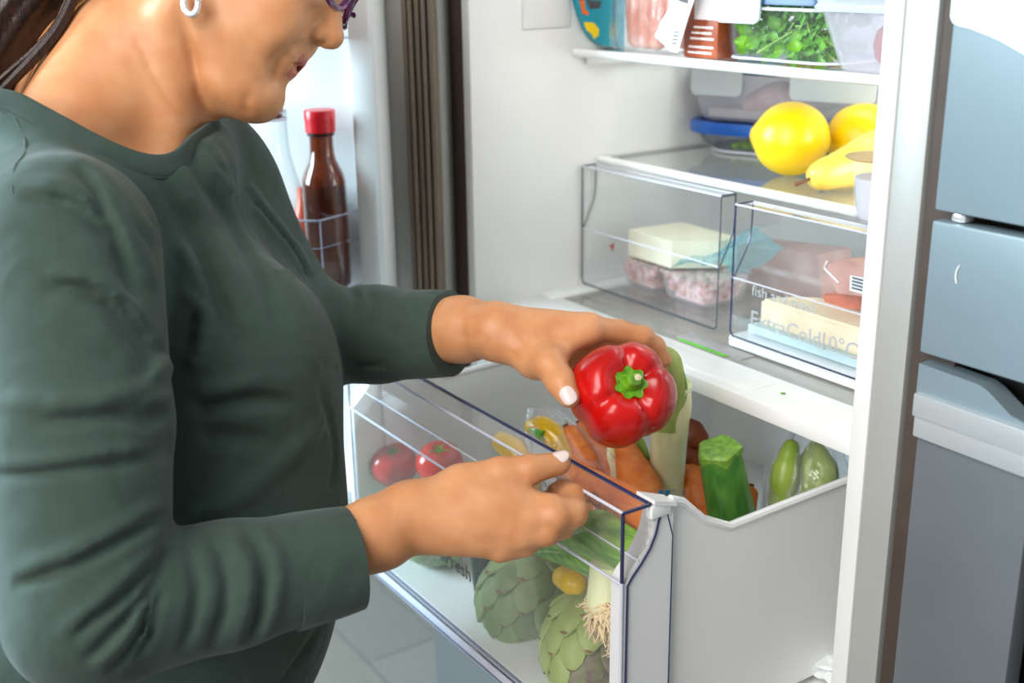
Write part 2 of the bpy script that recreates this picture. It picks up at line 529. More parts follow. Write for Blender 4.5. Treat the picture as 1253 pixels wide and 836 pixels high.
# ------------------------------------------------------------------ implicit surfaces for bodies
class Sdf:
    def __init__(s):
        s.ops = []
        s.strokes = []
        s.zn = np.array((0., 0., 1.))

    def cone(s, a, b, ra, rb=None, k=0.012, op='u'):
        s.ops.append((op, 'c', np.array(a, float), np.array(b, float), ra, ra if rb is None else rb, k))
        return s

    def chain(s, pts, rads, k=0.01, op='u'):
        for i in range(len(pts) - 1):
            s.cone(pts[i], pts[i + 1], rads[i], rads[i + 1], k, op)
        return s

    def ell(s, c, r_, ax=None, k=0.012, op='u'):
        A = np.eye(3) if ax is None else np.array(ax, float)
        s.ops.append((op, 'e', np.array(c, float), A, np.array(r_, float), None, k))
        return s

    def throat(s, c, u, v, w_, ang, rad, hgt, depth, k=.004):
        """Cut an opening whose rim runs at radius rad(angle), height hgt(angle) about axis w_."""
        s.ops.append(('s', 't', (np.array(c, float), np.array([u, v, w_], float), ang, rad, hgt), depth, None, None, k))
        return s

    @staticmethod
    def dist(o, p):
        if o[1] == 't':
            c, A, an, rd, hg = o[2]
            q = (p - c) @ A.T
            th = np.arctan2(q[:, 1], q[:, 0])
            r_ = np.interp(th, an, rd, period=2 * np.pi)
            z_ = np.interp(th, an, hg, period=2 * np.pi)
            return np.maximum(np.hypot(q[:, 0], q[:, 1]) - r_, z_ - o[3] - q[:, 2])
        if o[1] == 'c':
            a, b, ra, rb = o[2:6]
            ab = b - a
            L = float(ab @ ab) + 1e-12
            pa = p - a
            t = np.clip((pa @ ab) / L, 0, 1)
            d = pa - t[:, None] * ab
            return np.sqrt((d * d).sum(1)) - (ra + (rb - ra) * t)
        q = (p - o[2]) @ o[3].T
        k0 = np.sqrt(((q / o[4]) ** 2).sum(1)) + 1e-9
        k1 = np.sqrt(((q / o[4] ** 2) ** 2).sum(1)) + 1e-9
        return k0 * (k0 - 1) / k1

    @staticmethod
    def combine(ops, p):
        d = np.full(len(p), 1.0)
        for o in ops:
            e = Sdf.dist(o, p)
            k = o[6]
            if o[0] == 'u':
                h = np.clip(.5 + .5 * (d - e) / k, 0, 1)
                d = d * (1 - h) + e * h - k * h * (1 - h)
            else:
                h = np.clip(.5 - .5 * (d + e) / k, 0, 1)
                d = d * (1 - h) - e * h + k * h * (1 - h)
        return d

    def mesh(s, h, name, smooth=1):
        n = 16
        B = n * h
        lo = np.full(3, 9.0)
        hi = -lo
        for o in s.ops:
            if o[0] != 'u':
                continue
            if o[1] == 'c':
                for c, r_ in ((o[2], o[4]), (o[3], o[5])):
                    lo = np.minimum(lo, c - r_)
                    hi = np.maximum(hi, c + r_)
            else:
                r_ = o[4].max()
                lo = np.minimum(lo, o[2] - r_)
                hi = np.maximum(hi, o[2] + r_)
        lo = lo - .02
        nb = np.ceil((hi + .02 - lo) / B).astype(int)
        NX, NY, NZ = [int(x) * n + 2 for x in nb]
        bi = np.stack(np.meshgrid(*[np.arange(x) for x in nb], indexing='ij'), -1).reshape(-1, 3)
        cen = lo + (bi + .5) * B
        rad = B * .87
        D = np.stack([Sdf.dist(o, cen) for o in s.ops], 1)
        dall = Sdf.combine(s.ops, cen)
        act = np.where(np.abs(dall) < rad * 1.6 + .012)[0]
        g = np.arange(n + 1)
        loc = np.stack(np.meshgrid(g, g, g, indexing='ij'), -1).reshape(-1, 3)
        keys, pos, quads = [], [], []
        CO = np.array([(i, j, k) for i in (0, 1) for j in (0, 1) for k in (0, 1)])
        ED = [(a, b) for a in range(8) for b in range(a + 1, 8) if np.abs(CO[a] - CO[b]).sum() == 1]

        def key(i, j, k):
            return ((i + 1) * NY + (j + 1)) * NZ + (k + 1)
        SA = None
        if s.strokes:
            SA = np.array([q[0] for q in s.strokes])
            SD = np.array([q[1] - q[0] for q in s.strokes])
            SW = np.array([q[2] for q in s.strokes])
            SH = np.array([q[3] for q in s.strokes])
            SM = SA + SD / 2
            SR = np.linalg.norm(SD, axis=1) / 2 + 2.6 * SW * 1.3
        for b in act:
            ops = [o for q, o in enumerate(s.ops) if D[b, q] < rad * 1.6 + .03 + o[6] + max(0, dall[b])]
            if not any(o[0] == 'u' for o in ops):
                continue
            p = lo + (bi[b] * n + loc) * h
            v = Sdf.combine(ops, p)
            gmax = np.zeros(len(p))
            gmin = np.zeros(len(p))
            if v.min() > .012 or v.max() < -.012:
                continue
            if SA is not None:
                near = np.where(np.linalg.norm(SM - cen[b], axis=1) < SR + rad)[0]
                for q in near:
                    a, ab, wd, amp = SA[q], SD[q], SW[q], SH[q]
                    pa = p - a
                    t = np.clip((pa @ ab) / (ab @ ab), 0, 1)
                    d = pa - t[:, None] * ab
                    dn = d @ s.zn
                    d2 = (d * d).sum(1) - .6 * dn * dn
                    g_ = amp[0] + (amp[1] - amp[0]) * t
                    g_ = g_ * np.exp(-d2 / (wd * wd))
                    gmax = np.where(g_ > 0, np.maximum(gmax, g_), gmax)
                    gmin = np.where(g_ < 0, np.minimum(gmin, g_), gmin)
                v = v - gmax - gmin
            v = v.reshape(n + 1, n + 1, n + 1)
            ins = v < 0
            if ins.all() or not ins.any():
                continue
            cs = np.stack([ins[i:n + i, j:n + j, k:n + k] for i, j, k in CO], -1)
            mk = cs.any(-1) & ~cs.all(-1)
            ci = np.argwhere(mk)
            vals = np.stack([v[i:n + i, j:n + j, k:n + k][mk] for i, j, k in CO], -1)
            acc = np.zeros((len(ci), 3))
            cnt = np.zeros(len(ci))
            for a, e in ED:
                x = (vals[:, a] < 0) != (vals[:, e] < 0)
                den = vals[:, a] - vals[:, e]
                t = np.where(x, vals[:, a] / np.where(x, den, 1), 0)
                acc += np.where(x[:, None], CO[a] + t[:, None] * (CO[e] - CO[a]), 0)
                cnt += x
            gi = bi[b] * n + ci
            keys.append(key(gi[:, 0], gi[:, 1], gi[:, 2]))
            pos.append(lo + (gi + acc / cnt[:, None]) * h)
            for ax in range(3):
                sl = [slice(0, n)] * 3
                s2 = [slice(0, n)] * 3
                s2[ax] = slice(1, n + 1)
                A_, B_ = ins[tuple(sl)], ins[tuple(s2)]
                for flag in (True, False):
                    e = np.argwhere((A_ & ~B_) if flag else (~A_ & B_))
                    if not len(e):
                        continue
                    e = bi[b] * n + e
                    u_, w_ = (ax + 1) % 3, (ax + 2) % 3
                    cc = []
                    for du, dw in ((-1, -1), (0, -1), (0, 0), (-1, 0)):
                        q = e.copy()
                        q[:, u_] += du
                        q[:, w_] += dw
                        cc.append(key(q[:, 0], q[:, 1], q[:, 2]))
                    qd = np.stack(cc, 1)
                    quads.append(qd if flag else qd[:, ::-1])
        keys = np.concatenate(keys)
        pos = np.concatenate(pos)
        quads = np.concatenate(quads)
        ku, idx = np.unique(keys, return_index=True)
        pos = pos[idx]
        f = np.searchsorted(ku, quads)
        f = np.clip(f, 0, len(ku) - 1)
        ok = (ku[f] == quads).all(1)
        f = f[ok]
        for _ in range(smooth):
            a = np.concatenate([f[:, [0, 1]], f[:, [1, 2]], f[:, [2, 3]], f[:, [3, 0]]])
            c = np.bincount(a[:, 0], minlength=len(pos)).astype(float)
            sm = np.stack([np.bincount(a[:, 0], pos[a[:, 1], k], minlength=len(pos)) for k in range(3)], 1)
            c2 = np.bincount(a[:, 1], minlength=len(pos))
            sm += np.stack([np.bincount(a[:, 1], pos[a[:, 0], k], minlength=len(pos)) for k in range(3)], 1)
            c = c + c2
            pos = np.where(c[:, None] > 0, .4 * pos + .6 * sm / np.maximum(c, 1)[:, None], pos)
        return pos, f


def sdf_obj(name, sd, h, mats, parent=None, smooth=1, matfn=None, **props):
    pos, f = sd.mesh(h, name, smooth)
    org = base_of(parent) if parent else np.array([(pos[:, 0].min() + pos[:, 0].max()) / 2, (pos[:, 1].min() + pos[:, 1].max()) / 2, pos[:, 2].min()])
    me = bpy.data.meshes.new(name)
    me.vertices.add(len(pos))
    me.vertices.foreach_set('co', (pos - np.array(org)).astype(np.float32).ravel())
    me.loops.add(f.size)
    me.loops.foreach_set('vertex_index', f.astype(np.int32).ravel())
    me.polygons.add(len(f))
    me.polygons.foreach_set('loop_start', np.arange(0, f.size, 4, dtype=np.int32))
    me.polygons.foreach_set('use_smooth', np.ones(len(f), bool))
    for m_ in (mats if isinstance(mats, (list, tuple)) else [mats]):
        me.materials.append(m_)
    if matfn:
        me.polygons.foreach_set('material_index', matfn(pos[f].mean(1)).astype(np.int32))
    me.update(calc_edges=True)
    o = bpy.data.objects.new(name, me)
    COL.objects.link(o)
    if parent is not None:
        o.parent = parent
    else:
        o.location = org
    for k, v in props.items():
        o[k] = v
    return o



# ================================================================== THE SETTING
fl = MB().box((-2.4, -3.2, -0.03), (2.4, 1.0, -0.006))
floor = obj('floor', fl, M['sub'], recenter=False, kind='structure')
pi_ = 0
for ix in range(9):
    for iy in range(14):
        x0 = -2.3 + ix * 0.5 + (0.22 if iy % 2 else 0)
        y0 = -1.6 + iy * 0.18
        if x0 > 0.6:
            continue
        pm = MB().box((x0 + .001, y0 + .001, -0.006), (x0 + .499, y0 + .179, 0.0 - rng.random() * .0006), bev=0.0012)
        obj('plank', pm, M['floor'][rng.randrange(3)], floor)
obj('wall_back', MB().box((-2.4, 0.66, 0), (2.4, 0.74, 2.6)), M['wall'], recenter=False, kind='structure')
obj('wall_left', MB().box((-2.48, -1.0, 0), (-2.4, 0.74, 2.6)), M['wall'], recenter=False, kind='structure')
obj('baseboard_back', MB().box((-2.4, 0.645, 0), (-0.06, 0.66, 0.09), bev=.003), M['white'], recenter=False, kind='structure')

# ================================================================== REFRIGERATOR
fridge = thing('refrigerator', (0.3, 0.27, 0), 'open white and grey refrigerator with its vegetable drawer pulled out', 'refrigerator')
ZT = 1.70
b = MB()
b.box((-.018, 0, .74), (0, .58, ZT), bev=.003)
b.box((.6, 0, .74), (.618, .58, ZT), bev=.003)
b.box((-.018, .545, .74), (.618, .58, ZT))
b.box((-.018, 0, ZT - .03), (.618, .58, ZT))
b.box((-.018, .0, .715), (.618, .58, .745), bev=.003)
obj('liner', b, M['liner'], fridge)
b = MB()
b.box((-.047, .002, .06), (-.018, .6, ZT + .05), bev=.0025)
b.box((.618, .002, .06), (.648, .6, ZT + .05), bev=.0025)
b.box((-.047, .002, ZT), (.648, .6, ZT + .05), bev=.0025)
b.box((-.047, .58, .06), (.648, .6, ZT))
obj('cabinet_shell', b, M['flange'], fridge)
obj('hinge_shade_strip', MB().box((-.0475, -.0005, .72), (-.019, .002, ZT + .04), bev=.0008), M['gap_shade'], fridge, label='dark brown strip painting the door shade on the hinge side')  # shade beside the open door, painted as a brown strip over the flange
obj('wall_cover', MB().box((0, .076, 1.366), (.0016, .147, 1.60), bev=.0006), M['liner'], fridge)
lampm = bpy.data.materials.new('lamp_and_fill_glow')
lampm.use_nodes = True
lampm.node_tree.nodes['Principled BSDF'].inputs['Emission Color'].default_value = (1, .98, .94, 1)
lampm.node_tree.nodes['Principled BSDF'].inputs['Emission Strength'].default_value = 3.0
obj('lamp_and_fill_cover', MB().box((.1, .3, 1.652), (.5, .44, 1.669), bev=.004), lampm, fridge)

obj('lamp_and_fill_cover', MB().box((.594, .275, 1.05), (.6, .325, 1.47), bev=.002), lampm, fridge)  # glowing cover added for the unseen side fill

# freezer door below
b = MB().box((-.047, -.055, .1), (.648, -.004, .708), bev=.006)
fd = obj('freezer_door', b, M['freezer'], fridge)
obj('gasket', MB().box((-.04, -.004, .12), (.64, .002, .7)), M['gasket'], fd)

# top shelf
sh = obj('shelf', MB().plate((.004, .164, 1.3315), (.596, .53, 1.3372), 0), [M['shelf_glass'], M['edge_smoke']], fridge)
b = MB()
prof = [(.152, 1.3305), (.1505, 1.333), (.1505, 1.3365), (.153, 1.3392), (.158, 1.3396), (.166, 1.3385), (.168, 1.3335), (.165, 1.329), (.155, 1.329)]
b.rings([[(x, y, z) for y, z in prof] for x in (.001, .004, .596, .599)])
obj('shelf_trim', b, M['white'], sh)
for x in (0, .592):
    obj('shelf_support', MB().box((x, .17, 1.318), (x + .008, .53, 1.331), bev=.002), M['liner'], sh)
# glass shelf over the meat drawers
sh2 = obj('shelf', MB().plate((.004, .198, 1.1925), (.596, .53, 1.198), 0), [M['shelf_glass'], M['edge_smoke']], fridge)
b = MB()
prof = [(.191, 1.1935), (.1895, 1.196), (.1905, 1.1992), (.194, 1.2006), (.2, 1.2002), (.203, 1.197), (.201, 1.192), (.193, 1.1918)]
b.rings([[(x, y, z) for y, z in prof] for x in (.003, .006, .594, .597)])
obj('shelf_trim', b, M['white'], sh2)

# base of the cold zone
b = MB()
b.box((0, .05, 1.008), (.6, .118, 1.0262), bev=.004)
b.box((0, .118, 1.004), (.03, .53, 1.016))
b.box((.57, .118, 1.004), (.6, .53, 1.016))
b.box((0, .49, 1.004), (.6, .53, 1.016))
b.box((0, .1, 1.008), (.022, .53, 1.03), bev=.003)
b.box((.2, .062, 1.024), (.42, .1, 1.0285), bev=.002)
ct = obj('cold_zone_tray', b, M['white'], fridge)
obj('glass_panel', MB().plate((.022, .118, 1.0165), (.598, .53, 1.0245), 0), [M['tray_glass'], M['edge_smoke']], ct)
obj('humidity_slider', MB().box((.235, .128, 1.0245), (.34, .150, 1.0256), bev=.0004), mat('grey_slider_plastic', (168, 164, 164), .4, vary=.03), ct)
obj('slider_mark', MB().box((.245, .1225, 1.0246), (.322, .127, 1.0258), bev=.0006), mat('green_slider_mark', (98, 196, 40), .4, vary=.05), ct, label='green strip on the grey slider')
b = MB()
b.box((.296, .152, 1.0262), (.598, .5, 1.0385), bev=.002)
obj('drawer_rail', b, M['white'], ct)


def clear_drawer(x0, x1, y0, y1, z0, z1, hd, edge_mat, front_label=None):
    """A clear drawer: front sheet, floor, walls and a curved grip; returns the part object."""
    b = MB()
    t = .0022
    b.plate((x0, y0, z0), (x1, y0 + t, z1), 2)
    b.plate((x0, y0 + t, z0), (x1, y1, z0 + t), 0)
    b.plate((x0, y1 - t, z0), (x1, y1, z1 - .03), 2)
    b.plate((x1 - t, y0 + t, z0), (x1, y1, z1 - .03), 4)
    b.plate((x0, y0 + t, z0), (x0 + t, y1, z1 - .03), 4)
    d = obj('meat_drawer', b, [M['clear'], M['clear']], fridge)
    g = MB().plate((x0, y0, z1 - t), (x1, y0 + hd, z1), 0)
    cv = [(y0 + hd, z1), (y0 + hd, z1 - .024), (y0 + hd * .93, z1 - .04), (y0 + hd * .7, z1 - .055), (y0 + .002, z1 - .082)]
    cs = smoothpath([(0, y, z) for y, z in cv[1:]], 4)
    cs = [Vector((0, cv[0][0], cv[0][1]))] + cs
    for i in range(len(cs) - 1):
        a, c = cs[i], cs[i + 1]
        g.add([(x0, a.y, a.z), (x1, a.y, a.z), (x1, c.y, c.z), (x0, c.y, c.z)], [(0, 1, 2, 3)])
    obj('grip', g, [M['clear'], M['clear']], d)
    e = MB()
    r_ = .0011
    e.tube([(x0, y0, z1), (x0, y0, z0 + .006), (x0 + .004, y0, z0 + .001), (x1 - .004, y0, z0), (x1, y0, z0 + .004)], r_, 6)
    e.tube([(x0, y0, z1), (x0, y0 + hd, z1)], r_, 6)
    e.tube([(x1, y0, z1), (x1, y0 + hd, z1)], r_ * 1.5, 6)
    e.tube([(x1, y0, z0 + .004), (x1, y0, z1)], r_ * .7, 6)
    for x in (x0, x1):
        e.tube([(x, p.y, p.z) for p in cs], r_ * .9, 6)
    obj('edge_strip', e, edge_mat, d, label='dark tinted edge of the clear plastic')
    e2 = MB()
    e2.tube([(x0, y0, z1), (x1, y0, z1)], r_ * 1.1, 6)
    e2.tube([(x0, y0, z1 - .082), (x1, y0, z1 - .082)], r_ * .8, 6)
    e2.tube([(x0, y0 + hd, z1), (x1, y0 + hd, z1)], r_ * .8, 6)
    obj('bright_edge', e2, M['edge_light'], d)
    return d


dl = clear_drawer(.004, .262, .165, .5, 1.033, 1.1905, .022, M['edge_smoke'])
dr = clear_drawer(.304, .584, .146, .5, 1.0405, 1.1905, .026, M['edge_dark'])
FX = (R(90), 0, 0)
text('lettering', 'fish and meat', .017, (.335, .1452, 1.0955), FX, dr, M['print'])
text('lettering', 'ExtraCold', .0245, (.3345, .1452, 1.0615), FX, dr, M['print'])
text('lettering', '0\u00b0C', .0245, (.4455, .1452, 1.0615), FX, dr, M['print'])
b = MB().tube([(.4395, .1452, 1.0615), (.4395, .1452, 1.0785)], .0011, 6)
b.tube([(.438, .1452, 1.0625), (.441, .1452, 1.0625)], .0018, 6)
obj('thermometer_mark', b, M['print'], dr)

# ------------------------------------------------------------------ crisper drawer, pulled out
X0, X1 = .027, .535
YF = -.195
b = MB()
side = [(-.15, .757), (.385, .757), (.40, .985), (.086, .962), (-.067, .959), (-.1, .975), (-.125, 1.0), (-.139, 1.006), (-.155, 1.006), (-.158, .99)]
for x in (X1 - .009, X0 + .003):
    b.prism([(x, y, z) for y, z in side], (.004, 0, 0))
b.box((X0 + .003, -.19, .755), (X1 - .005, .39, .760))
b.prism([(X0 + .003, .381, .757), (X1 - .005, .381, .757), (X1 - .005, .397, .985), (X0 + .003, .397, .985)], (0, .004, 0))
cd = obj('crisper_drawer', b, M['box_white'], fridge)
b = MB()
rim = [(-.139, 1.006), (-.125, 1.0), (-.1, .976), (-.067, .959), (.0, .9605), (.086, .962), (.398, .985)]
for x in (X1 - .0065, X0 + .0055):
    b.tube([(x, y, z) for y, z in rim], .0042, 8)
b.tube([(X0 + .0055, .398, .985), (X1 - .0065, .398, .985)], .0042, 8)
obj('rim', b, M['white'], cd)
# white side cheeks that carry the clear front
curve = [(-.193, .944), (-.188, .951), (-.178, .961), (-.169, .972), (-.163, .984), (-.16, .996), (-.157, 1.003)]
for x, sgn in ((X1 - .002, 1), (X0 + .002, -1)):
    pl = [(-.194, .752), *curve, (-.150, 1.006), (-.1405, 1.004), (-.1405, .752)]
    b = MB().prism([(x - .016, y, z) for y, z in pl], (.018, 0, 0))
    ck = obj('side_cheek', b, M['white'], cd, angle=25)
for x in (X1, X0):
    b = MB().tube([(x + (.0006 if x > .3 else -.0006), y + .003, z - .002) for y, z in [(-.194, .76)] + curve], .0011, 6)
    b.tube([(x + (.0006 if x > .3 else -.0006), -.1405, .76), (x, -.1405, .975), (x, -.148, 1.0)], .0007, 6)
    obj('edge_strip', b, M['edge_dark'], cd, label='dark blue edge line on the white cheek')
b = MB()
t = .0025
b.plate((X0, YF - t, .757), (X1, YF, 1.012), 2)
b.plate((X0, YF, 1.0095), (X1, -.167, 1.012), 0)
for i in range(len(curve) - 1):
    (ya, za), (yb, zb) = curve[i], curve[i + 1]
    b.add([(X0, ya, za), (X1, ya, za), (X1, yb, zb), (X0, yb, zb)], [(0, 1, 2, 3)])
b.add([(X0, -.157, 1.003), (X1, -.157, 1.003), (X1, -.167, 1.0115), (X0, -.167, 1.0115)], [(0, 1, 2, 3)])
fp = obj('front_panel', b, [M['clear_front'], M['edge']], cd, label='clear plastic front with a grip along its top')
b = MB()
b.tube([(X0, -.1665, 1.0118), (X1, -.1665, 1.0118)], .0016, 8)
b.tube([(X1, YF - .001, .947), (X1, YF - .001, 1.011)], .0017, 8)
b.tube([(X1, YF - .001, 1.0115), (X1, -.168, 1.0118)], .0017, 8)
obj('edge_strip', b, M['edge_dark'], cd, label='dark blue edge of the clear front')
b = MB()
b.tube([(X0, YF - .001, 1.0118), (X1, YF - .001, 1.0118)], .0015, 8)
b.tube([(X0, YF - .0015, .9455), (X1, YF - .0015, .9455)], .0014, 8)
b.tube([(X0, -.178, .962), (X1, -.178, .962)], .0009, 6)
b.tube([(X1, YF - .001, .757), (X1, YF - .001, .947)], .0015, 8)
b.tube([(X0, YF - .001, .757), (X0, YF - .001, .947)], .0015, 8)
obj('bright_edge', b, M['edge_light'], cd)
b = MB().box((X0 - .002, YF - .005, .7445), (X1 + .002, YF + .012, .757), bev=.002)
obj('bottom_rail', b, M['edge_light'], cd)
b = MB().box((X0, YF - .0058, .7475), (X1, YF - .004, .7495)).box((X0, YF + .002, .757), (X1, YF + .006, .7585))
obj('rail_line', b, M['edge'], cd)
b = MB()
b.prism([(X1 - .02, -.165, 1.012), (X1 + .004, -.165, 1.012), (X1 + .004, -.14, 1.004), (X1 - .014, -.14, 1.004)], (0, 0, .004))
b.box((X1 - .006, -.167, .998), (X1 + .003, -.145, 1.010), bev=.002)
obj('corner_clip', b, M['white'], cd)
text('lettering', 'ExtraFresh', .0235, (.190, YF - .0032, .8365), FX, cd, M['print_dark'], spacing=1.02)

# ------------------------------------------------------------------ door, swung wide open
HX, HY, UX, UY, NX_, NY_ = -.02, -.028, -.7431, -.6691, .6691, -.7431


def dr_(u, v, z):
    return (HX + UX * u + NX_ * v, HY + UY * u + NY_ * v, z)


def dbox(mb, a, c, m=0, bev=0):
    k = MB().box(a, c, m, bev=bev)
    mb.add([dr_(*v) for v in k.v], k.f, k.m)
    return mb


door = obj('door', dbox(MB(), (0, -.06, .735), (.66, -.001, ZT + .05), bev=.006), M['flange'], fridge)
b = MB()
dbox(b, (.066, -.002, .75), (.1, .045, ZT + .03), bev=.007)
dbox(b, (.6, -.002, .75), (.634, .045, ZT + .03), bev=.007)
dbox(b, (.09, -.002, .75), (.61, .003, ZT + .03))
dbox(b, (.09, -.002, .75), (.61, .045, .78), bev=.005)
obj('door_liner', b, M['white'], door)
b = MB()
dbox(b, (.004, -.002, .745), (.046, .004, ZT + .04))
for u, v, wd in ((.008, .012, .007), (.017, .014, .005), (.025, .012, .006), (.033, .015, .005), (.041, .010, .006)):
    dbox(b, (u - wd / 2, 0, .745), (u + wd / 2, v, ZT + .04), bev=.002)
obj('gasket', b, M['gasket'], door)
obj('gasket', dbox(MB(), (.614, -.002, .745), (.656, .012, ZT + .04), bev=.002), M['gasket'], door)


def door_bin(z0, z1):
    out = [(.095, .004), (.128, .093), (.133, .096), (.14, .097), (.56, .097), (.567, .094), (.57, .088), (.6, .004)]
    b = MB()
    b.rings([[dr_(u, v, z0) for u, v in out], [dr_(u, v, z1) for u, v in out]], closed=False, cap=(False, False))
    b.add([dr_(u, v, z0) for u, v in out], [tuple(range(len(out)))])
    o = obj('door_bin', b, M['clear'], door)
    e = MB()
    e.tube([dr_(u, v, z1) for u, v in out], .0012, 6)
    e.tube([dr_(u, v, z1 - .034) for u, v in out], .0005, 6)
    e.tube([dr_(u, v, z0) for u, v in out], .0012, 6)
    e.tube([dr_(.095, .004, z0), dr_(.095, .004, z1)], .0014, 6)
    e.tube([dr_(.128, .093, z0), dr_(.128, .093, z1)], .0008, 6)
    e.tube([dr_(.1, .02, z0), dr_(.1, .02, z1)], .001, 6)
    obj('edge_strip', e, mat('pale_bluish_plastic_edge', (176, 182, 206), .15, vary=.1), o, label='bluish edge of the clear bin')
    return o


door_bin(1.062, 1.155)
door_bin(1.362, 1.455)

# ================================================================== NEIGHBOURING CABINET FRONT
cab = thing('tall_cabinet', (.98, .27, 0), 'blue-grey tall cabinet beside the refrigerator with stacked fronts', 'cabinet')
obj('carcass', MB().box((.69, .03, .04), (1.16, .6, 1.62)), M['black'], cab)
obj('gap_shade_strip', MB().box((.65, .006, .04), (.69, .028, 1.62)), M['gap_shade'], cab)  # dark backing that paints the shade of the gap beside the refrigerator
YC = -.01
obj('upper_door', MB().box((.6695, YC, 1.2645), (1.16, YC + .02, 1.62), bev=.0025), M['cabinet'], cab)
obj('drawer_front', MB().box((.6685, YC, 1.1515), (1.16, YC + .02, 1.2565), bev=.0025), M['cabinet'], cab)
b = MB().prism([(.6695, YC, 1.118), (1.16, YC, 1.118), (1.16, YC, 1.119), (.78, YC, 1.1195), (.752, YC, 1.125), (.732, YC, 1.1375), (.724, YC, 1.1405), (.6695, YC, 1.1425)], (0, .02, 0))
obj('lower_drawer_front', b, M['cabinet'], cab)
b = MB().box((.6715, YC - .006, 1.1005), (1.16, YC + .014, 1.1195), bev=.0015)
b.box((.6725, YC - .004, 1.083), (1.16, YC + .014, 1.1005), bev=.0015)
obj('grip_rail', b, M['band'], cab, label='pale metal grip rail')
obj('lower_door', MB().box((.674, YC, .12), (.7755, YC + .02, 1.0825), bev=.0025), M['cabinet_low'], cab, label='darker grey lower front')
obj('drawer_runner', MB().box((.682, YC + .004, 1.2575), (.694, YC + .016, 1.2635), bev=.002), M['silver'], cab)
b = MB().tube(smoothpath([(.6955, YC - .0004, 1.213), (.6945, YC - .0006, 1.217), (.6945, YC - .0006, 1.222), (.6965, YC - .0004, 1.227)], 3), [.0006] * 10, 6)
obj('scratch', b, M['print_white'], cab)
st = [(.6685, 1.4045), (.671, 1.4005), (.676, 1.3985), (.686, 1.397), (.697, 1.394), (.709, 1.3905), (.728, 1.3825), (.76, 1.372), (.80, 1.362), (.84, 1.357), (.84, 1.60), (.6685, 1.60)]
b = MB().prism([(x, YC - .0022, z) for x, z in st], (0, .0018, 0))
tag(obj('protective_sheet', b, M['sheet']), 'pale blue sheet with a wavy lower edge on the blue-grey cabinet', 'sheet')
# ================================================================== helpers for food
def dup(root, loc, rotz=0.0, label=None):
    r_ = root.copy()
    COL.objects.link(r_)
    r_.location = loc
    r_.rotation_euler.z = root.rotation_euler.z + rotz
    if label:
        r_['label'] = label
    for ch in list(root.children):
        c = ch.copy()
        COL.objects.link(c)
        c.parent = r_
        for g in list(ch.children):
            d = g.copy()
            COL.objects.link(d)
            d.parent = c
    return r_


def place(name, me, parent, mw):
    o = bpy.data.objects.new(name, me)
    COL.objects.link(o)
    o.parent = parent
    o.matrix_local = Matrix.Translation(-base_of(parent)) @ mw
    return o


def mesh_of(name, mb, mats):
    o = obj(name, mb, mats, recenter=False)
    me = o.data
    bpy.data.objects.remove(o)
    return me


def frame(o, zax, yax):
    z = Vector(zax).normalized()
    y = Vector(yax)
    y = (y - z * y.dot(z)).normalized()
    x = y.cross(z)
    return Matrix(((x.x, y.x, z.x, o[0]), (x.y, y.y, z.y, o[1]), (x.z, y.z, z.z, o[2]), (0, 0, 0, 1)))


def lump(pts, rads, seg=20, n=5, m=0, flat=1.0, wob=0.0):
    """A rounded long body (root, sausage, tuber) along a curved spine with closed round ends."""
    p = smoothpath(pts, n)
    r_ = lerps(rads, n)
    r_ = [q * (1 + wob * math.sin(i * 2.3)) for i, q in enumerate(r_)]
    a = (p[1] - p[0]).normalized()
    c = (p[-1] - p[-2]).normalized()
    hd, tl = [], []
    for k in range(4):
        t = math.pi / 2 * k / 4
        hd.append((p[0] - a * r_[0] * math.cos(t) * .8, max(1e-4, r_[0] * math.sin(t))))
        tl.append((p[-1] + c * r_[-1] * math.cos(t) * .8, max(1e-4, r_[-1] * math.sin(t))))
    pp = [x[0] for x in hd] + p + [x[0] for x in tl[::-1]]
    rr = [x[1] for x in hd] + r_ + [x[1] for x in tl[::-1]]
    return MB().tube(pp, rr, seg, m, flat)


def crumple(c, ax, sx, sy, sz, seed, amp=.25, nu=28, nv=18):
    """A loose bag: a pillow with creases, open ring of folds at the top."""
    r2 = random.Random(seed)
    ph = [(r2.uniform(1, 6), r2.uniform(0, 6.3), r2.uniform(2, 9), r2.uniform(0, 6.3)) for _ in range(7)]
    b = MB()
    rings = []
    for j in range(nv + 1):
        v = j / nv
        el = (v - .5) * math.pi
        ring = []
        for i in range(nu):
            a = 2 * math.pi * i / nu
            q = 1 + amp * sum(math.sin(k[0] * a + k[1]) * math.cos(k[2] * v * 3 + k[3]) for k in ph) / 4
            ce = max(.02, math.cos(el)) ** .6
            ring.append((c[0] + sx * ce * math.cos(a) * q, c[1] + sy * ce * math.sin(a) * q, c[2] + sz * math.sin(el) * (1 + .2 * amp * math.sin(5 * a))))
        rings.append(ring)
    return b.rings(rings)


# ================================================================== RED PEPPER IN HER HAND
PC = np.array((0.439,-0.121,1.07))
fw = np.array(cf)
AX = Vector(-fw + .16 * np.array(cr) + .36 * np.array(cu)).normalized()
PU = Vector(cr) - AX * Vector(cr).dot(AX)
PU.normalize()
PV = AX.cross(PU)
pep = thing('bell_pepper', Vector(PC), 'glossy red bell pepper held in the raised hand', 'pepper')
GR = [R(100), R(32), R(-62), R(-143)]
LW = [(R(66), .03), (R(165), .10), (R(-102), .07), (R(-15), .07)]


def angd(a, c):
    return (a - c + math.pi) % (2 * math.pi) - math.pi


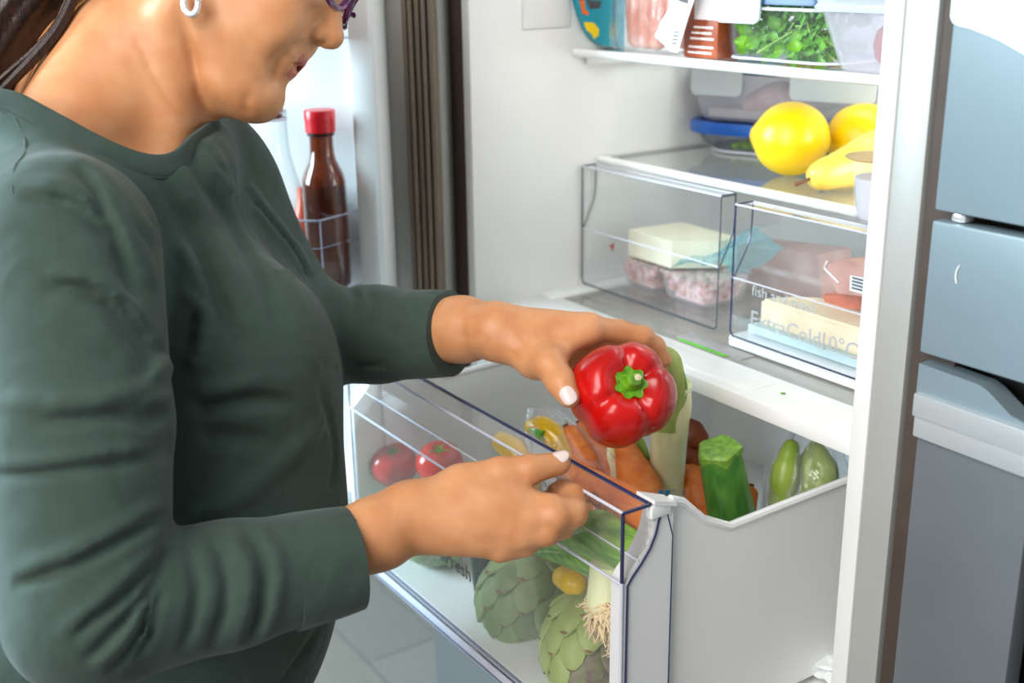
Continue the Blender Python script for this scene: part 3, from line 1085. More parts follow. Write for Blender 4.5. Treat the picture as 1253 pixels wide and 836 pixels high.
rings = []
NS = 96
for j in range(41):
    ph = math.pi * j / 40
    ring = []
    for i in range(NS):
        th = 2 * math.pi * i / NS
        g = sum(math.exp(-(angd(th, q) / .21) ** 2) for q in GR)
        lo_ = sum(wt * math.exp(-(angd(th, q) / .5) ** 2) for q, wt in LW)
        ss = max(0.0, math.sin(ph))
        rho = .0432 * ss ** .55 * (1.03 - .085 * g * (.5 + .5 * ss) + lo_ * ss)
        h = .041 * math.copysign(abs(math.cos(ph)) ** .75, math.cos(ph))
        if ph < math.pi / 2:
            h += .0045 * (1 - g) * math.exp(-((rho - .026) / .014) ** 2) - .0115 * math.exp(-(rho / .0175) ** 2)
            rho *= 1.04
        else:
            rho *= 1 - .12 * (1 - ss)
        ring.append(Vector(PC) + AX * h + PU * (rho * math.cos(th)) + PV * (rho * math.sin(th)))
    rings.append(ring)
obj('flesh', MB().rings(rings), M['red'], pep, angle=80)
so = Vector(PC) + AX * .0322
cal = []
for rr, hh, star in ((.0004, .0035, 0), (.006, .0042, 0), (.010, .0036, .05), (.0140, .0052, .13), (.0145, .0042, .13), (.012, -.002, .05)):
    cal.append([so + AX * hh + (PU * math.cos(a) + PV * math.sin(a)) * rr * (1 + star * math.cos(7 * a + .3)) for a in [2 * math.pi * k / 56 for k in range(56)]])
obj('calyx', MB().rings(cal), M['calyx'], pep)
st0 = so + AX * .003
stl = MB().lathe([(.0082, 0), (.0076, .003), (.0072, .006), (.0070, .0085), (.0058, .0102), (.002, .0106)], st0 - PU * .0005, AX + PU * .25 + PV * .12, 18, fn=lambda a, i: 1 + .05 * math.sin(5 * a))
stem_o = obj('stem', stl, M['calyx'], pep)
obj('cut_end', MB().lathe([(.0034, 0), (.003, .0012), (.001, .0016)], st0 + AX * .0098 + PU * .0042 + PV * .0026, AX + PU * .3, 12), M['pale_cut'], stem_o, label='pale dried cut of the stem')

# ================================================================== TOP SHELF
ZS = 1.3375
pk = thing('snack_packet', (.01, .18, ZS), 'teal packet with yellow and orange shapes leaning on the fridge\'s side wall', 'packet')
out = [(0.016,0.144,1.465), (0.016,0.148,1.417), (0.016,0.15,1.398), (0.016,0.156,1.382), (0.016,0.164,1.366), (0.016,0.176,1.352), (0.016,0.188,1.345), (0.016,0.222,1.341), (0.016,0.225,1.464)]
zsh = ZS - min(p[2] for p in out)
obj('pouch', MB().prism([(p[0], p[1], p[2] + zsh) for p in out], (-.013, 0, 0)), M['teal'], pk)
for m_, pl in (('yellow_print', [(0.016,0.157,1.375), (0.016,0.172,1.374), (0.016,0.181,1.365), (0.016,0.18,1.358), (0.016,0.173,1.354), (0.016,0.17,1.36), (0.016,0.161,1.366)]),
               ('orange_print', [(0.016,0.15,1.403), (0.016,0.157,1.403), (0.016,0.159,1.39), (0.016,0.165,1.386), (0.016,0.164,1.383), (0.016,0.155,1.385)]),
               ('yellow_print', [(0.016,0.146,1.436), (0.016,0.154,1.432), (0.016,0.155,1.4), (0.016,0.15,1.402)]),
               ('ink', [(0.016,0.16,1.402), (0.016,0.185,1.399), (0.016,0.182,1.391), (0.016,0.167,1.39)]),
               ('orange_print', [(0.016,0.166,1.455), (0.016,0.187,1.436), (0.016,0.169,1.43), (0.016,0.154,1.44)])):
    obj('printed_shape', MB().prism([(p[0], p[1], p[2] + zsh) for p in pl], (.0005, 0, 0)), M[m_], pk)

# sausages in a clear bag
sg = 'sausages in the clear bag'
spots = [(.058, .205, .078, -.10), (.080, .190, .085, .05), (.103, .186, .082, -.04), (.126, .182, .086, .08), (.146, .190, .078, .02), (.092, .222, .08, .0), (.128, .220, .08, -.05)]
for i, (x, y, L_, tilt) in enumerate(spots):
    z0 = ZS + .012
    mb = lump([(x, y, z0), (x + tilt * L_ * .4, y, z0 + L_ * .5), (x + tilt * L_, y + .004, z0 + L_)], [.0096, .0108, .0096], 16, 4)
    tag(obj('sausage', mb, M['sausage']), ('%s sausage in the bag\'s front row, counted from the teal packet' % ('first', 'second', 'third', 'fourth', 'fifth')[i]) if i < 5 else ('sausage in the bag\'s back row, nearer the %s' % ('teal packet' if i == 5 else 'brown carton')), 'sausage', sg)
bag = thing('plastic_bag', (.1, .2, ZS), 'crinkled clear bag of sausages on the top shelf', 'bag')
b = MB()
rr_ = []
for j, (z, s_) in enumerate(((.001, .9), (.006, 1.0), (.03, 1.03), (.06, 1.0), (.09, .95), (.12, .86), (.14, .8))):
    ring = []
    for i in range(44):
        a = 2 * math.pi * i / 44
        q = s_ * (1 + .06 * math.sin(7 * a + j) + .04 * math.sin(13 * a + 2 * j))
        ring.append((.102 + .062 * q * math.copysign(abs(math.cos(a)) ** .6, math.cos(a)), .204 + .036 * q * math.copysign(abs(math.sin(a)) ** .6, math.sin(a)), ZS + z))
    rr_.append(ring)
b.rings(rr_, cap=(True, False))
obj('film', b, M['film'], bag)
lab = [(0.207,0.158,1.436), (0.217,0.158,1.41), (0.205,0.158,1.384), (0.189,0.158,1.344), (0.178,0.158,1.345), (0.149,0.158,1.361), (0.172,0.158,1.392), (0.176,0.158,1.436)]
lb = obj('paper_label', MB().prism(lab, (0, .0012, 0)), M['label'], bag)
bars = MB()
for k in range(6):
    q = Vector((0.193,0.157,1.4)) + Vector((.0028 * k - .004, 0, -.0005 * k))
    bars.box((q.x, q.y, q.z), (q.x + .0013, q.y + .0006, q.z + .03))
for k in range(4):
    q = Vector((0.18,0.157,1.366)) + Vector((.003 - .0012 * k, 0, -.0042 * k))
    bars.box((q.x, q.y, q.z), (q.x + .0085, q.y + .0006, q.z + .0016))
obj('bar_code', bars, M['ink'], lb, kind='stuff')

# brown carton
cx0, cx1 = .187, .236
car = thing('carton', (.212, .19, ZS), 'brown and orange carton beside the glass dish of rocket', 'carton')
obj('box', MB().box((.176, .178, ZS), (.232, .214, ZS + .14), bev=.003), M['brownpack'], car)
obj('paper_label', MB().box((.194, .1772, 1.380), (.2315, .1782, 1.42)), M['label'], car)
b = MB()
for k, (a, c) in enumerate(((.193, .226), (.190, .225), (.188, .226), (.186, .226), (.185, .223))):
    z = 1.3705 - .0062 * k - (.003 if k > 2 else 0)
    while a < c - .003:
        e_ = min(c, a + rng.uniform(.003, .010))
        b.box((a, .1774, z), (e_, .1782, z + .0022))
        a = e_ + .0011
obj('printed_lines', b, M['print_white'], car, kind='stuff')

# glass dish of rocket
dish = thing('glass_dish', (.315, .235, ZS), 'clip-lid glass dish full of rocket on the top shelf', 'dish')


def dish_rings(cx, cy, sx, sy, zs, wall, r_):
    rings_ = [rrect(cx, cy, z, sx * s_, sy * s_, r_ * s_) for z, s_ in zs]
    inner = [rrect(cx, cy, z + (wall if i == 0 else 0), sx * s_ - 2 * wall, sy * s_ - 2 * wall, r_ * s_) for i, (z, s_) in enumerate(zs)]
    return rings_ + inner[::-1]


DX, DY, DSX, DSY = .312, .244, .162, .132
b = MB().rings(dish_rings(DX, DY, DSX, DSY, [(ZS, .86), (ZS + .002, .91), (ZS + .010, .965), (ZS + .03, .985), (ZS + .058, 1.0)], .003, .026))
obj('bowl', b, M['glass'], dish)
b = MB().tube([*rrect(DX, DY, ZS + .004, DSX * .925, DSY * .925, .024), rrect(DX, DY, ZS + .004, DSX * .925, DSY * .925, .024)[0]], .0016, 6)
b.tube([*rrect(DX, DY, ZS + .0565, DSX, DSY, .026), rrect(DX, DY, ZS + .0565, DSX, DSY, .026)[0]], .0018, 6)
obj('glass_rim', b, M['edge_light'], dish)
b = MB().rings([rrect(DX, DY, z, DSX * s_, DSY * s_, .028) for z, s_ in ((ZS + .060, 1.0), (ZS + .061, 1.03), (ZS + .07, 1.03), (ZS + .073, 1.01))])
ld = obj('lid', b, M['navy_lid'], dish)
b = MB().rings([rrect(.262, 0, 0, .066, .046, .010)])
fl_ = []
for (yy) in (DY - DSY / 2 - .004, DY - DSY / 2 - .0065):
    fl_.append([(p[0], yy, 1.4015 + p[1]) for p in rrect(.2665, 0, 0, .066, .046, .009)])
obj('clip_flap', MB().rings(fl_), M['flap'], dish, label='frosted clip flap of the lid')
b = MB()
for x in (.25, .277):
    b.box((x, DY - DSY / 2 - .0072, 1.3905), (x + .014, DY - DSY / 2 - .0062, 1.3925))
obj('clip_slot', b, M['label'], dish, kind='stuff')

rk = thing('rocket_salad', (DX, DY, ZS + .004), 'loose green rocket leaves inside the clip-lid glass dish', 'salad')


def rocket_leaf(seed):
    r2 = random.Random(seed)
    prof = [(0, .0010), (.3, .0012), (.4, .0045), (.45, .002), (.55, .0062), (.62, .0026), (.72, .0072), (.85, .0066), (.95, .0034), (1, .0004)]
    L_ = .046
    b = MB()
    vs, fs = [], []
    for i, (s_, wd) in enumerate(prof):
        z = .010 * s_ * s_ + .0015 * math.sin(9 * s_ + seed)
        for t in (-1, -.4, .4, 1):
            vs.append((wd * t * (1 + .2 * r2.random()), L_ * s_, z + .003 * t * t * (1 if s_ > .3 else 0)))
    for i in range(len(prof) - 1):
        for k in range(3):
            fs.append((i * 4 + k, i * 4 + k + 1, i * 4 + k + 5, i * 4 + k + 4))
    b.add(vs, fs)
    return mesh_of('leaf', b, M['rocket'])


lm = [rocket_leaf(i) for i in range(4)]
stm = mesh_of('leaf_stalk', MB().tube([(0, 0, 0), (.001, .02, .001), (.0, .042, .004)], [.0011, .001, .0007], 6), M['rocket_stem'])
r2 = random.Random(3)
for i in range(170):
    x = DX + r2.uniform(-.44, .44) * DSX * .88
    y = DY - DSY * .42 + abs(r2.gauss(0, .035))
    z = ZS + .008 + r2.random() ** 1.2 * .042
    if i % 5 == 0:
        me, sc = stm, 1.0
    else:
        me, sc = lm[i % 4], r2.uniform(.6, 1.0)
    ya = Vector((r2.uniform(-1, 1), r2.uniform(-.3, .3), r2.uniform(-.7, .7))).normalized()
    za = Vector((r2.uniform(-.5, .9), -1, r2.uniform(-.2, 1.0)))
    x = min(max(x, DX - DSX * .42 + (.03 if ya.x < 0 else 0)), DX + DSX * .42 - (.03 if ya.x > 0 else 0))
    z = min(max(z, ZS + .008 + (.02 if ya.z < -.2 else 0)), ZS + .052 - (.025 * max(0, ya.z)))
    x = min(max(x, DX - DSX * .34 + .045 * sc * max(0, -ya.x)), DX + DSX * .40 - .045 * sc * max(0, ya.x))
    y = max(y, DY - DSY * .33)
    mw = frame((x, max(y, DY - DSY * .43), z), za, ya) @ Matrix.Scale(sc, 4)
    place('leaf_stalk' if i % 5 == 0 else 'leaf', me, rk, mw)

# milky tub with a tomato
TX, TY = .490, .228
tub = thing('plastic_tub', (TX, TY, ZS), 'milky plastic tub with a red tomato inside on the top shelf', 'tub')
zs = [(ZS, .74), (ZS + .004, .8), (ZS + .02, .86), (ZS + .05, .96), (ZS + .064, 1.0)]
b = MB().rings(dish_rings(TX, TY, .196, .176, zs, .0016, .034))
obj('bowl', b, M['milky'], tub)
b = MB().rings([rrect(TX, TY, ZS + z, .196 * s_, .176 * s_, .036) for z, s_ in ((.058, 1.0), (.0585, 1.045), (.0625, 1.05), (.0655, 1.03), (.078, 1.05), (.08, 1.02))])
obj('lid', b, M['flap'], tub)
tag(obj('tomato', MB().lathe([(.001, 0), (.016, .002), (.0245, .012), (.027, .024), (.024, .037), (.014, .045), (.004, .0435), (.001, .042)], (.470, .190, ZS + .004), seg=28), M['tomato']), 'red tomato inside the milky plastic tub', 'tomato')

# ================================================================== MIDDLE SHELF
ZG = 1.1985
bl = thing('glass_dish', (.15, .40, ZG), 'shallow glass dish with a bright blue lid on the glass shelf', 'dish')
BX, BY = .16, .380
b = MB().rings(dish_rings(BX, BY, .25, .15, [(ZG, .72), (ZG + .003, .80), (ZG + .012, .9), (ZG + .026, .97)], .003, .05))
obj('bowl', b, M['glass'], bl)
b = MB().tube([*rrect(BX, BY, ZG + .003, .25 * .8, .15 * .8, .04), rrect(BX, BY, ZG + .003, .25 * .8, .15 * .8, .04)[0]], .0016, 6)
obj('glass_rim', b, M['edge_light'], bl)
b = MB().rings([rrect(BX, BY, z, .25 * s_, .15 * s_, .055) for z, s_ in ((ZG + .026, 1.02), (ZG + .0265, 1.05), (ZG + .038, 1.05), (ZG + .041, 1.03), (ZG + .041, .96), (ZG + .038, .95))])
obj('lid', b, M['blue_lid'], bl)
fd_ = MB()
for k in range(9):
    fd_.add(*(lambda q: (q.v, q.f))(lump([(.1 + .012 * k, .335 + .006 * (k % 3), ZG + .009), (.112 + .012 * k, .36, ZG + .011), (.115 + .012 * k, .395, ZG + .009)], [.005, .006, .005], 10, 3)))
gr_o = tag(obj('cooked_greens', fd_, M['green_food'], kind='stuff'), 'green vegetables inside the blue-lidded glass dish', 'vegetables')

CX, CY, ZC = .166, .380, ZG + .0415
cb = thing('food_container', (CX, CY, ZC), 'clear clip-lid container standing on the blue dish lid', 'container')
zs = [(ZC, .86), (ZC + .003, .9), (ZC + .03, .96), (ZC + .06, 1.0)]
b = MB().rings(dish_rings(CX, CY, .27, .115, zs, .002, .026))
obj('bowl', b, M['milky'], cb)
obj('lid', MB().rings([rrect(CX, CY, ZC + z, .27 * s_, .115 * s_, .028) for z, s_ in ((.061, 1.0), (.0615, 1.02), (.068, 1.02), (.07, 1.0))]), M['navy_lid'], cb)
for x, wd in ((.078, .072), (.235, .11)):
    f_ = []
    for yy in (CY - .0575 - .003, CY - .0575 - .006):
        f_.append([(p[0], yy, ZC + .0515 + p[1]) for p in rrect(x, 0, 0, wd, .036, .008)])
    obj('clip_flap', MB().rings(f_), M['flap'], cb)
hm = tag(obj('ham_piece', lump([(.115, .352, ZC + .022), (.15, .357, ZC + .034), (.185, .354, ZC + .024)], [.016, .023, .015], 16, 4, flat=.8), M['ham']), 'pink piece of ham inside the clip-lid container', 'ham')
sl = tag(obj('cheese_slab', MB().prism([(.060, .335, ZC + .004), (.20, .335, ZC + .004), (.21, .41, ZC + .004), (.07, .405, ZC + .004)], (0, 0, .011)), M['butter']), 'flat cream slab under the ham in the clip-lid container', 'cheese')
# both dishes stand askew on the shelf
pv, an0 = Vector((.028, .30, 0)), R(20)
for o in (bl, cb, gr_o, hm, sl):
    d0 = o.location - pv
    o.location = pv + Matrix.Rotation(an0, 3, 'Z') @ d0
    o.rotation_euler.z = an0


def lemon(c, axis, r_, L_, label):
    prof = []
    for k in range(25):
        t = k / 24
        a = math.pi * t
        h = -math.cos(a) * L_
        q = r_ * math.sin(a) ** .85
        nub = .0085 * math.exp(-((t - 1) / .09) ** 2)
        prof.append((max(q, .0003), h + (nub if t > .5 else -.003 * math.exp(-(t / .07) ** 2))))
    for k in range(len(prof)):
        if prof[k][1] > L_ * .93:
            prof[k] = (max(prof[k][0], .0045 * max(.02, (1 - (prof[k][1] - L_ * .93) / (.0085 + .07 * L_))) ** .5), prof[k][1])
    o = obj('lemon', MB().lathe(prof, c, axis, 40, fn=lambda a, i: 1 + .008 * math.sin(5 * a + i * .5)), M['lemon'], angle=70)
    return tag(o, label, 'lemon')


LC = Vector((0.249,0.286,1.242))
lemon(LC, Vector((-.80, -.35, .05)), .0430, .0425, 'large yellow lemon in front on the glass shelf')
L2 = Vector((0.28,0.375,1.239))
lemon(L2, Vector((.8, .5, .1)), .0400, .042, 'yellow lemon behind the pear on the glass shelf')
pe = thing('pear', (.38, .2, ZG), 'yellow pear lying on the glass shelf, stalk forwards', 'pear')
pa = Vector((0.339,0.241,1.218))
pb = pa + Vector((.012, .075, .013))
dv = (pb - pa)
Lp = dv.length
prof = [(.0005, -.017), (.007, -.0165), (.013, -.013), (.0172, -.006), (.0192, .002), (.0205, .014), (.0235, .03), (.028, .048), (.0322, .066), (.0338, .082), (.032, .097), (.025, .108), (.013, .1135), (.004, .112), (.0005, .11)]
obj('flesh', MB().lathe([(a_ * .93, h_) for a_, h_ in prof], pa - Vector((0, 0, .0012)), dv, 36), M['pear'], pe, angle=70)
d_ = dv.normalized()
obj('stalk', MB().tube(smoothpath([pa - d_ * .015, pa - d_ * .021 + Vector((-.003, 0, -.003)), pa - d_ * .028 + Vector((-.009, -.001, -.006))], 3), [.0016, .0016, .0017, .0018, .002, .0022, .0024], 8), M['stem'], pe)
cu_ = Vector((0.557,0.05,1.264))
cup = thing('dessert_cup', (cu_.x + .02, cu_.y, ZG), 'small clear cup with a gold foil lid at the shelf edge', 'cup')
_r = Vector((0.448,0.147,1.261))
cc = (_r.x + .0265, _r.y + .0305)
b = MB().lathe([(.024, 0), (.026, .002), (.0275, .008), (.031, .045), (.033, .058), (.0335, .0605)], (cc[0], cc[1], ZG), seg=32, cap=(True, False), fn=lambda a, i: 1 + .02 * math.sin(12 * a))
obj('body', b, M['milky'], cup)
obj('filling', MB().lathe([(.0225, .002), (.0255, .008), (.029, .042)], (cc[0], cc[1], ZG), seg=24), M['label'], cup, label='white filling seen through the cup')
obj('foil_lid', MB().lathe([(.001, .0605), (.036, .0606), (.040, .0612), (.0402, .0622), (.036, .0624), (.001, .0625)], (cc[0], cc[1], ZG), seg=32), M['foil'], cup)

# ================================================================== LEFT MEAT DRAWER
ZM = 1.0355
hg = 'diced ham trays in the left clear drawer'


def ham_tray(cx, cy, sx, sy, label, seed):
    t = thing('ham_tray', (cx, cy, ZM), label, 'tray', hg)
    zs_ = [(ZM, .72), (ZM + .002, .8), (ZM + .01, .9), (ZM + .036, 1.0)]
    obj('tray', MB().rings(dish_rings(cx, cy, sx, sy, zs_, .0012, .016)), M['tray_clear'], t)
    r3 = random.Random(seed)
    mb, mb2 = MB(), MB()
    for k in range(300):
        z = ZM + .004 + r3.random() * .026
        s_ = (.76 + .2 * (z - ZM) / .03)
        x = cx + r3.uniform(-.5, .5) * (sx * s_ - .012)
        y = cy + r3.uniform(-.5, .5) * (sy * s_ - .012)
        if abs(x - cx) < sx * .26 and abs(y - cy) < sy * .26 and z < ZM + .024:
            continue
        a = r3.uniform(.003, .0048)
        (mb if r3.random() < .78 else mb2).box((x - a, y - a * .8, z), (x + a, y + a * .8, z + a * 1.6), bev=.0012)
    mb.box((cx - sx * .3, cy - sy * .3, ZM + .003), (cx + sx * .3, cy + sy * .3, ZM + .026))
    obj('diced_ham', mb, M['ham'], t, kind='stuff')
    obj('smoked_dice', mb2, M['ham_dark'], t, kind='stuff')
    obj('film_lid', MB().rings([rrect(cx, cy, ZM + z, sx * 1.06, sy * 1.06, .016) for z in (.0365, .0374)]), M['tray_clear'], t)
    return t


ham_tray(.076, .236, .074, .082, 'clear tray of pink diced ham by the left wall of the clear drawer', 1)
ham_tray(.166, .236, .088, .086, 'clear tray of pink diced ham nearer the middle of the clear drawer', 2)
b = MB().prism([(.052, .205, ZM + .04), (.138, .203, ZM + .04), (.172, .25, ZM + .04), (.168, .285, ZM + .04), (.06, .29, ZM + .04)], (0, 0, .034))
tag(obj('butter_block', b, M['butter']), 'cream block of cheese lying on the ham trays', 'cheese')
b = MB()
r3 = random.Random(11)
gx, gy = 12, 9
vs, fs = [], []
for j in range(gy):
    for i in range(gx):
        u, v = i / (gx - 1), j / (gy - 1)
        vs.append((.145 + .105 * u + r3.uniform(-.003, .003), .196 + .09 * v + r3.uniform(-.003, .003), ZM + .04 + .05 * math.sin(u * 2.4) * (.5 + .5 * v) + .006 * math.sin(9 * u + 4 * v) + r3.uniform(-.003, .003)))
for j in range(gy - 1):
    for i in range(gx - 1):
        fs.append((j * gx + i, j * gx + i + 1, (j + 1) * gx + i + 1, (j + 1) * gx + i))
tag(obj('blue_film_bag', b.add(vs, fs), M['film_blue'], angle=80), 'crumpled turquoise film beside the cream block in the clear drawer', 'film')
tag(obj('paper_tag', MB().prism([(.022, .196, ZM + .048), (.038, .19, ZM + .044), (.04, .19, ZM + .056)], (0, .001, 0)), M['red']), 'small red paper tag in the left clear drawer', 'tag')

# ================================================================== RIGHT MEAT DRAWER
ZR = 1.043
b = MB().prism([(.298 + .012, .168, ZR), (.56, .168, ZR), (.57, .30, ZR), (.33, .30, ZR)], (0, 0, .009))
tag(obj('wrapper_tray', b, M['wrap_blue']), 'pale blue wrapper under the cheese wedge in the right clear drawer', 'wrapper')
b = MB().prism([(.318, .176, ZR + .0095), (.56, .174, ZR + .0095), (.53, .25, ZR + .0095), (.405, .272, ZR + .0095), (.335, .215, ZR + .0095)], (0, 0, .030))
bmx = bmesh.new()
me_ = bpy.data.meshes.new('t')
me_.from_pydata(b.v, [], b.f)
bmx.from_mesh(me_)
bmesh.ops.bevel(bmx, geom=list(bmx.edges), offset=.003, segments=3, affect='EDGES')
bpy.data.meshes.remove(me_)
tag(obj('cheese_wedge', MB().bm(bmx), M['wedge']), 'large pale cheese wedge in the right clear drawer', 'cheese')
mp_ = thing('meat_pack', (.5, .3, ZR + .05), 'flat vacuum pack of brownish meat with a white sticker, right clear drawer', 'meat')
obj('slices', MB().prism([(0.385,0.2,1.132), (0.409,0.2,1.14), (0.482,0.2,1.149), (0.485,0.2,1.114), (0.406,0.2,1.104)], (0, .03, 0)), M['meat'], mp_)
obj('sticker', MB().prism([(0.422,0.199,1.127), (0.445,0.199,1.129), (0.446,0.199,1.111), (0.423,0.199,1.111)], (0, .0012, 0)), M['label'], mp_)
b = MB()
for k in range(4):
    o_ = Vector((0.426,0.198,1.125)) + Vector((0, 0, -.0036 * k))
    b.box((o_.x, o_.y, o_.z), (o_.x + .016, o_.y + .0006, o_.z + .0016))
obj('bar_code', b, M['ink'], mp_, kind='stuff')
obj('seal_edge', MB().tube([(0.39,0.199,1.136), (0.387,0.199,1.128), (0.408,0.199,1.116)], .0012, 6), M['print_white'], mp_)
b = MB().prism([(0.367,0.222,1.09), (0.469,0.222,1.107), (0.47,0.222,1.091), (0.372,0.222,1.079)], (0, .07, 0))
tag(obj('salami_pack', b, M['salami']), 'red-orange salami pack beneath the meat pack', 'salami')
b = MB().prism([(0.114,0.34,1.081), (0.252,0.34,1.095), (0.271,0.34,1.036), (0.118,0.34,1.023)], (0, .06, 0))
tag(obj('bacon_pack', b, M['meat']), 'large pinkish meat pack behind the cheese wedge', 'meat')

# ================================================================== CRISPER CONTENTS
ZD = .7602


def tomato(c, r_, label, group):
    t = thing('tomato', c, label, 'tomato', group)
    prof = [(.001, -.82 * r_), (.45 * r_, -.80 * r_), (.82 * r_, -.5 * r_), (r_, 0), (.9 * r_, .42 * r_), (.6 * r_, .72 * r_), (.25 * r_, .76 * r_), (.05 * r_, .70 * r_)]
    obj('flesh', MB().lathe([(q[0], q[1]) for q in prof], c, (.3, -.2, 1), 32, fn=lambda a, i: 1 + .025 * math.cos(5 * a)), M['tomato'], t, angle=80, sub=1)
    ax = Vector((.3, -.2, 1)).normalized()
    top = Vector(c) + ax * .71 * r_
    b = MB()
    for k in range(5):
        a = k * 1.257
        u = ax.orthogonal().normalized()
        d = u * math.cos(a) + ax.cross(u) * math.sin(a)
        s_ = ax.cross(d)
        b.add([top + s_ * .002, top - s_ * .002, top + d * .009 - s_ * .0012 + ax * .002, top + d * .014 + ax * .001, top + d * .009 + s_ * .0012 + ax * .002], [(0, 1, 2, 3, 4)])
    b.tube([top, top + ax * .006], .0014, 6)
    obj('calyx', b, M['calyx'], t)
    return t


tomato(Vector((0.039,-0.148,0.863)), .031, 'tomato nearest the drawer\'s outer left corner', 'tomatoes in the vegetable drawer')
tomato(Vector((0.099,-0.118,0.879)), .030, 'brighter red tomato behind the hand on the drawer', 'tomatoes in the vegetable drawer')
tag(obj('onion', MB().lathe([(.001, -.03), (.016, -.027), (.028, -.012), (.031, .003), (.026, .018), (.012, .028), (.004, .036), (.002, .044)], Vector((0.163,-0.15,0.836)), (.2, 0, 1), 28), mat('onion_skin', (222, 196, 140), .4, vary=.1, vscale=30)), 'pale yellow onion under the tomatoes in the drawer', 'onion')

# yellow peppers
yp = thing('yellow_pepper', Vector((0.277,-0.082,0.962)), 'long yellow pepper with a green stalk poking up by the drawer edge', 'pepper')
ypts = [(0.248,-0.088,0.968), (0.258,-0.083,0.97), (0.274,-0.077,0.964), (0.288,-0.072,0.951), (0.299,-0.068,0.931), (0.309,-0.066,0.91)]
obj('flesh', lump(ypts, [.009, .0125, .0135, .0135, .012, .010], 20, 5), M['yellow_pep'], yp)
obj('stalk', MB().tube(smoothpath([(0.252,-0.093,0.969), (0.261,-0.093,0.968), (0.275,-0.092,0.967)], 3), [.003, .0032, .0035, .004, .005, .0055, .006], 10), M['leaf_dark'], yp, label='dark green stalk')
tag(obj('yellow_pepper', lump([(0.238,-0.122,0.956), (0.253,-0.116,0.949), (0.267,-0.113,0.934), (0.278,-0.11,0.911)], [.011, .0145, .0145, .012], 20, 5), M['yellow_pep']), 'yellow pepper half hidden behind the clear grip', 'pepper')

# carrots in their bag and loose
cgrp = 'carrots in the vegetable drawer'
for i, (pts, rad, lab_) in enumerate((
        ([(0.286,-0.065,0.968), (0.303,-0.062,0.948), (0.316,-0.058,0.92), (0.326,-0.059,0.877)], [.010, .0135, .014, .012], 'bagged carrot nearest the yellow pepper'),
        ([(0.274,-0.039,0.963), (0.294,-0.037,0.947), (0.311,-0.035,0.917), (0.32,-0.036,0.867)], [.009, .0135, .014, .012], 'bagged carrot right under the red pepper'),
        ([(0.3,-0.089,0.939), (0.323,-0.077,0.934), (0.349,-0.07,0.928)], [.012, .015, .013], 'bagged carrot lying crossways by the grip'),
        ([(0.325,-0.022,0.957), (0.341,-0.026,0.942), (0.367,-0.035,0.924), (0.394,-0.043,0.891)], [.011, .0165, .0235, .025], 'biggest carrot, thick end at the drawer edge'),
        ([(0.36,0.042,0.924), (0.371,0.039,0.913), (0.383,0.036,0.893), (0.396,0.035,0.858)], [.010, .0165, .0195, .019], 'carrot between the leek and the courgette'),
        ([(0.438,0.051,0.924), (0.443,0.041,0.91), (0.447,0.031,0.882)], [.009, .011, .012], 'carrot whose tip shows beyond the courgette'))):
    c_ = thing('carrot', Vector(pts[0]), lab_, 'carrot', cgrp)
    obj('root', lump(pts, rad, 20, 5, wob=.02), M['carrot'], c_)
    e = Vector(pts[0])
    d = (e - Vector(pts[1])).normalized()
    obj('crown', MB().tube([e + d * rad[0] * .6, e + d * (rad[0] * .8 + .0025)], [rad[0] * .35, rad[0] * .3], 10), M['stem'], c_)
for i, (a, c2, rr0, lab_) in enumerate((((.385, -.118, .962), (.512, -.128, .966), .0185, 'carrot lying behind the clear grip, upper one'),
                                        ((.395, -.148, .930), (.515, -.152, .932), .0165, 'carrot lying behind the clear grip, lower one'))):
    c_ = thing('carrot', Vector(a), lab_, 'carrot', cgrp)
    obj('root', lump([a, ((a[0] + c2[0]) / 2, a[1] - .004, a[2] + .003), c2], [rr0 * .8, rr0, rr0 * .9], 20, 6, wob=.02), M['carrot'], c_)
    obj('crown', MB().tube([(c2[0] + rr0 * .6, c2[1], c2[2]), (c2[0] + rr0 * .8 + .002, c2[1], c2[2])], [rr0 * .35, rr0 * .3], 10), M['stem'], c_)
cbg = thing('plastic_bag', Vector((0.323,-0.074,0.955)), 'clear printed bag around the carrots in the drawer', 'bag')
b = MB()
rr_ = []
A0, A1 = Vector((0.248,-0.073,0.986)), Vector((0.337,-0.068,0.883))
for j in range(9):
    t = j / 8
    c0 = A0.lerp(A1, t)
    w_ = (.012 + .030 * min(1, t * 2.2))
    ring = []
    for i in range(30):
        a = 2 * math.pi * i / 30
        q = 1 + .14 * math.sin(5 * a + j * .7) + .1 * math.sin(9 * a + j)
        ring.append(c0 + (Vector(cr) * math.cos(a) * 1.15 + Vector(cf) * math.sin(a) * .75) * w_ * q)
    rr_.append(ring)
obj('film', b.rings(rr_, cap=(False, True)), M['film'], cbg)
b = MB()
for x, z, r_ in ((.425, .966, .008), (.45, .962, .009), (.476, .966, .007), (.498, .958, .008), (.44, .934, .007), (.50, .932, .007)):
    pts = [(x + r_ * math.cos(a), -.1395 - (.026 if z < .94 else 0), z + r_ * .8 * math.sin(a)) for a in [2 * math.pi * k / 14 for k in range(15)]]
    b.tube(pts, .0007, 5)
obj('printed_ring', b, mat('brown_ring_print', (120, 84, 62), .5, vary=.05), cbg, kind='stuff')

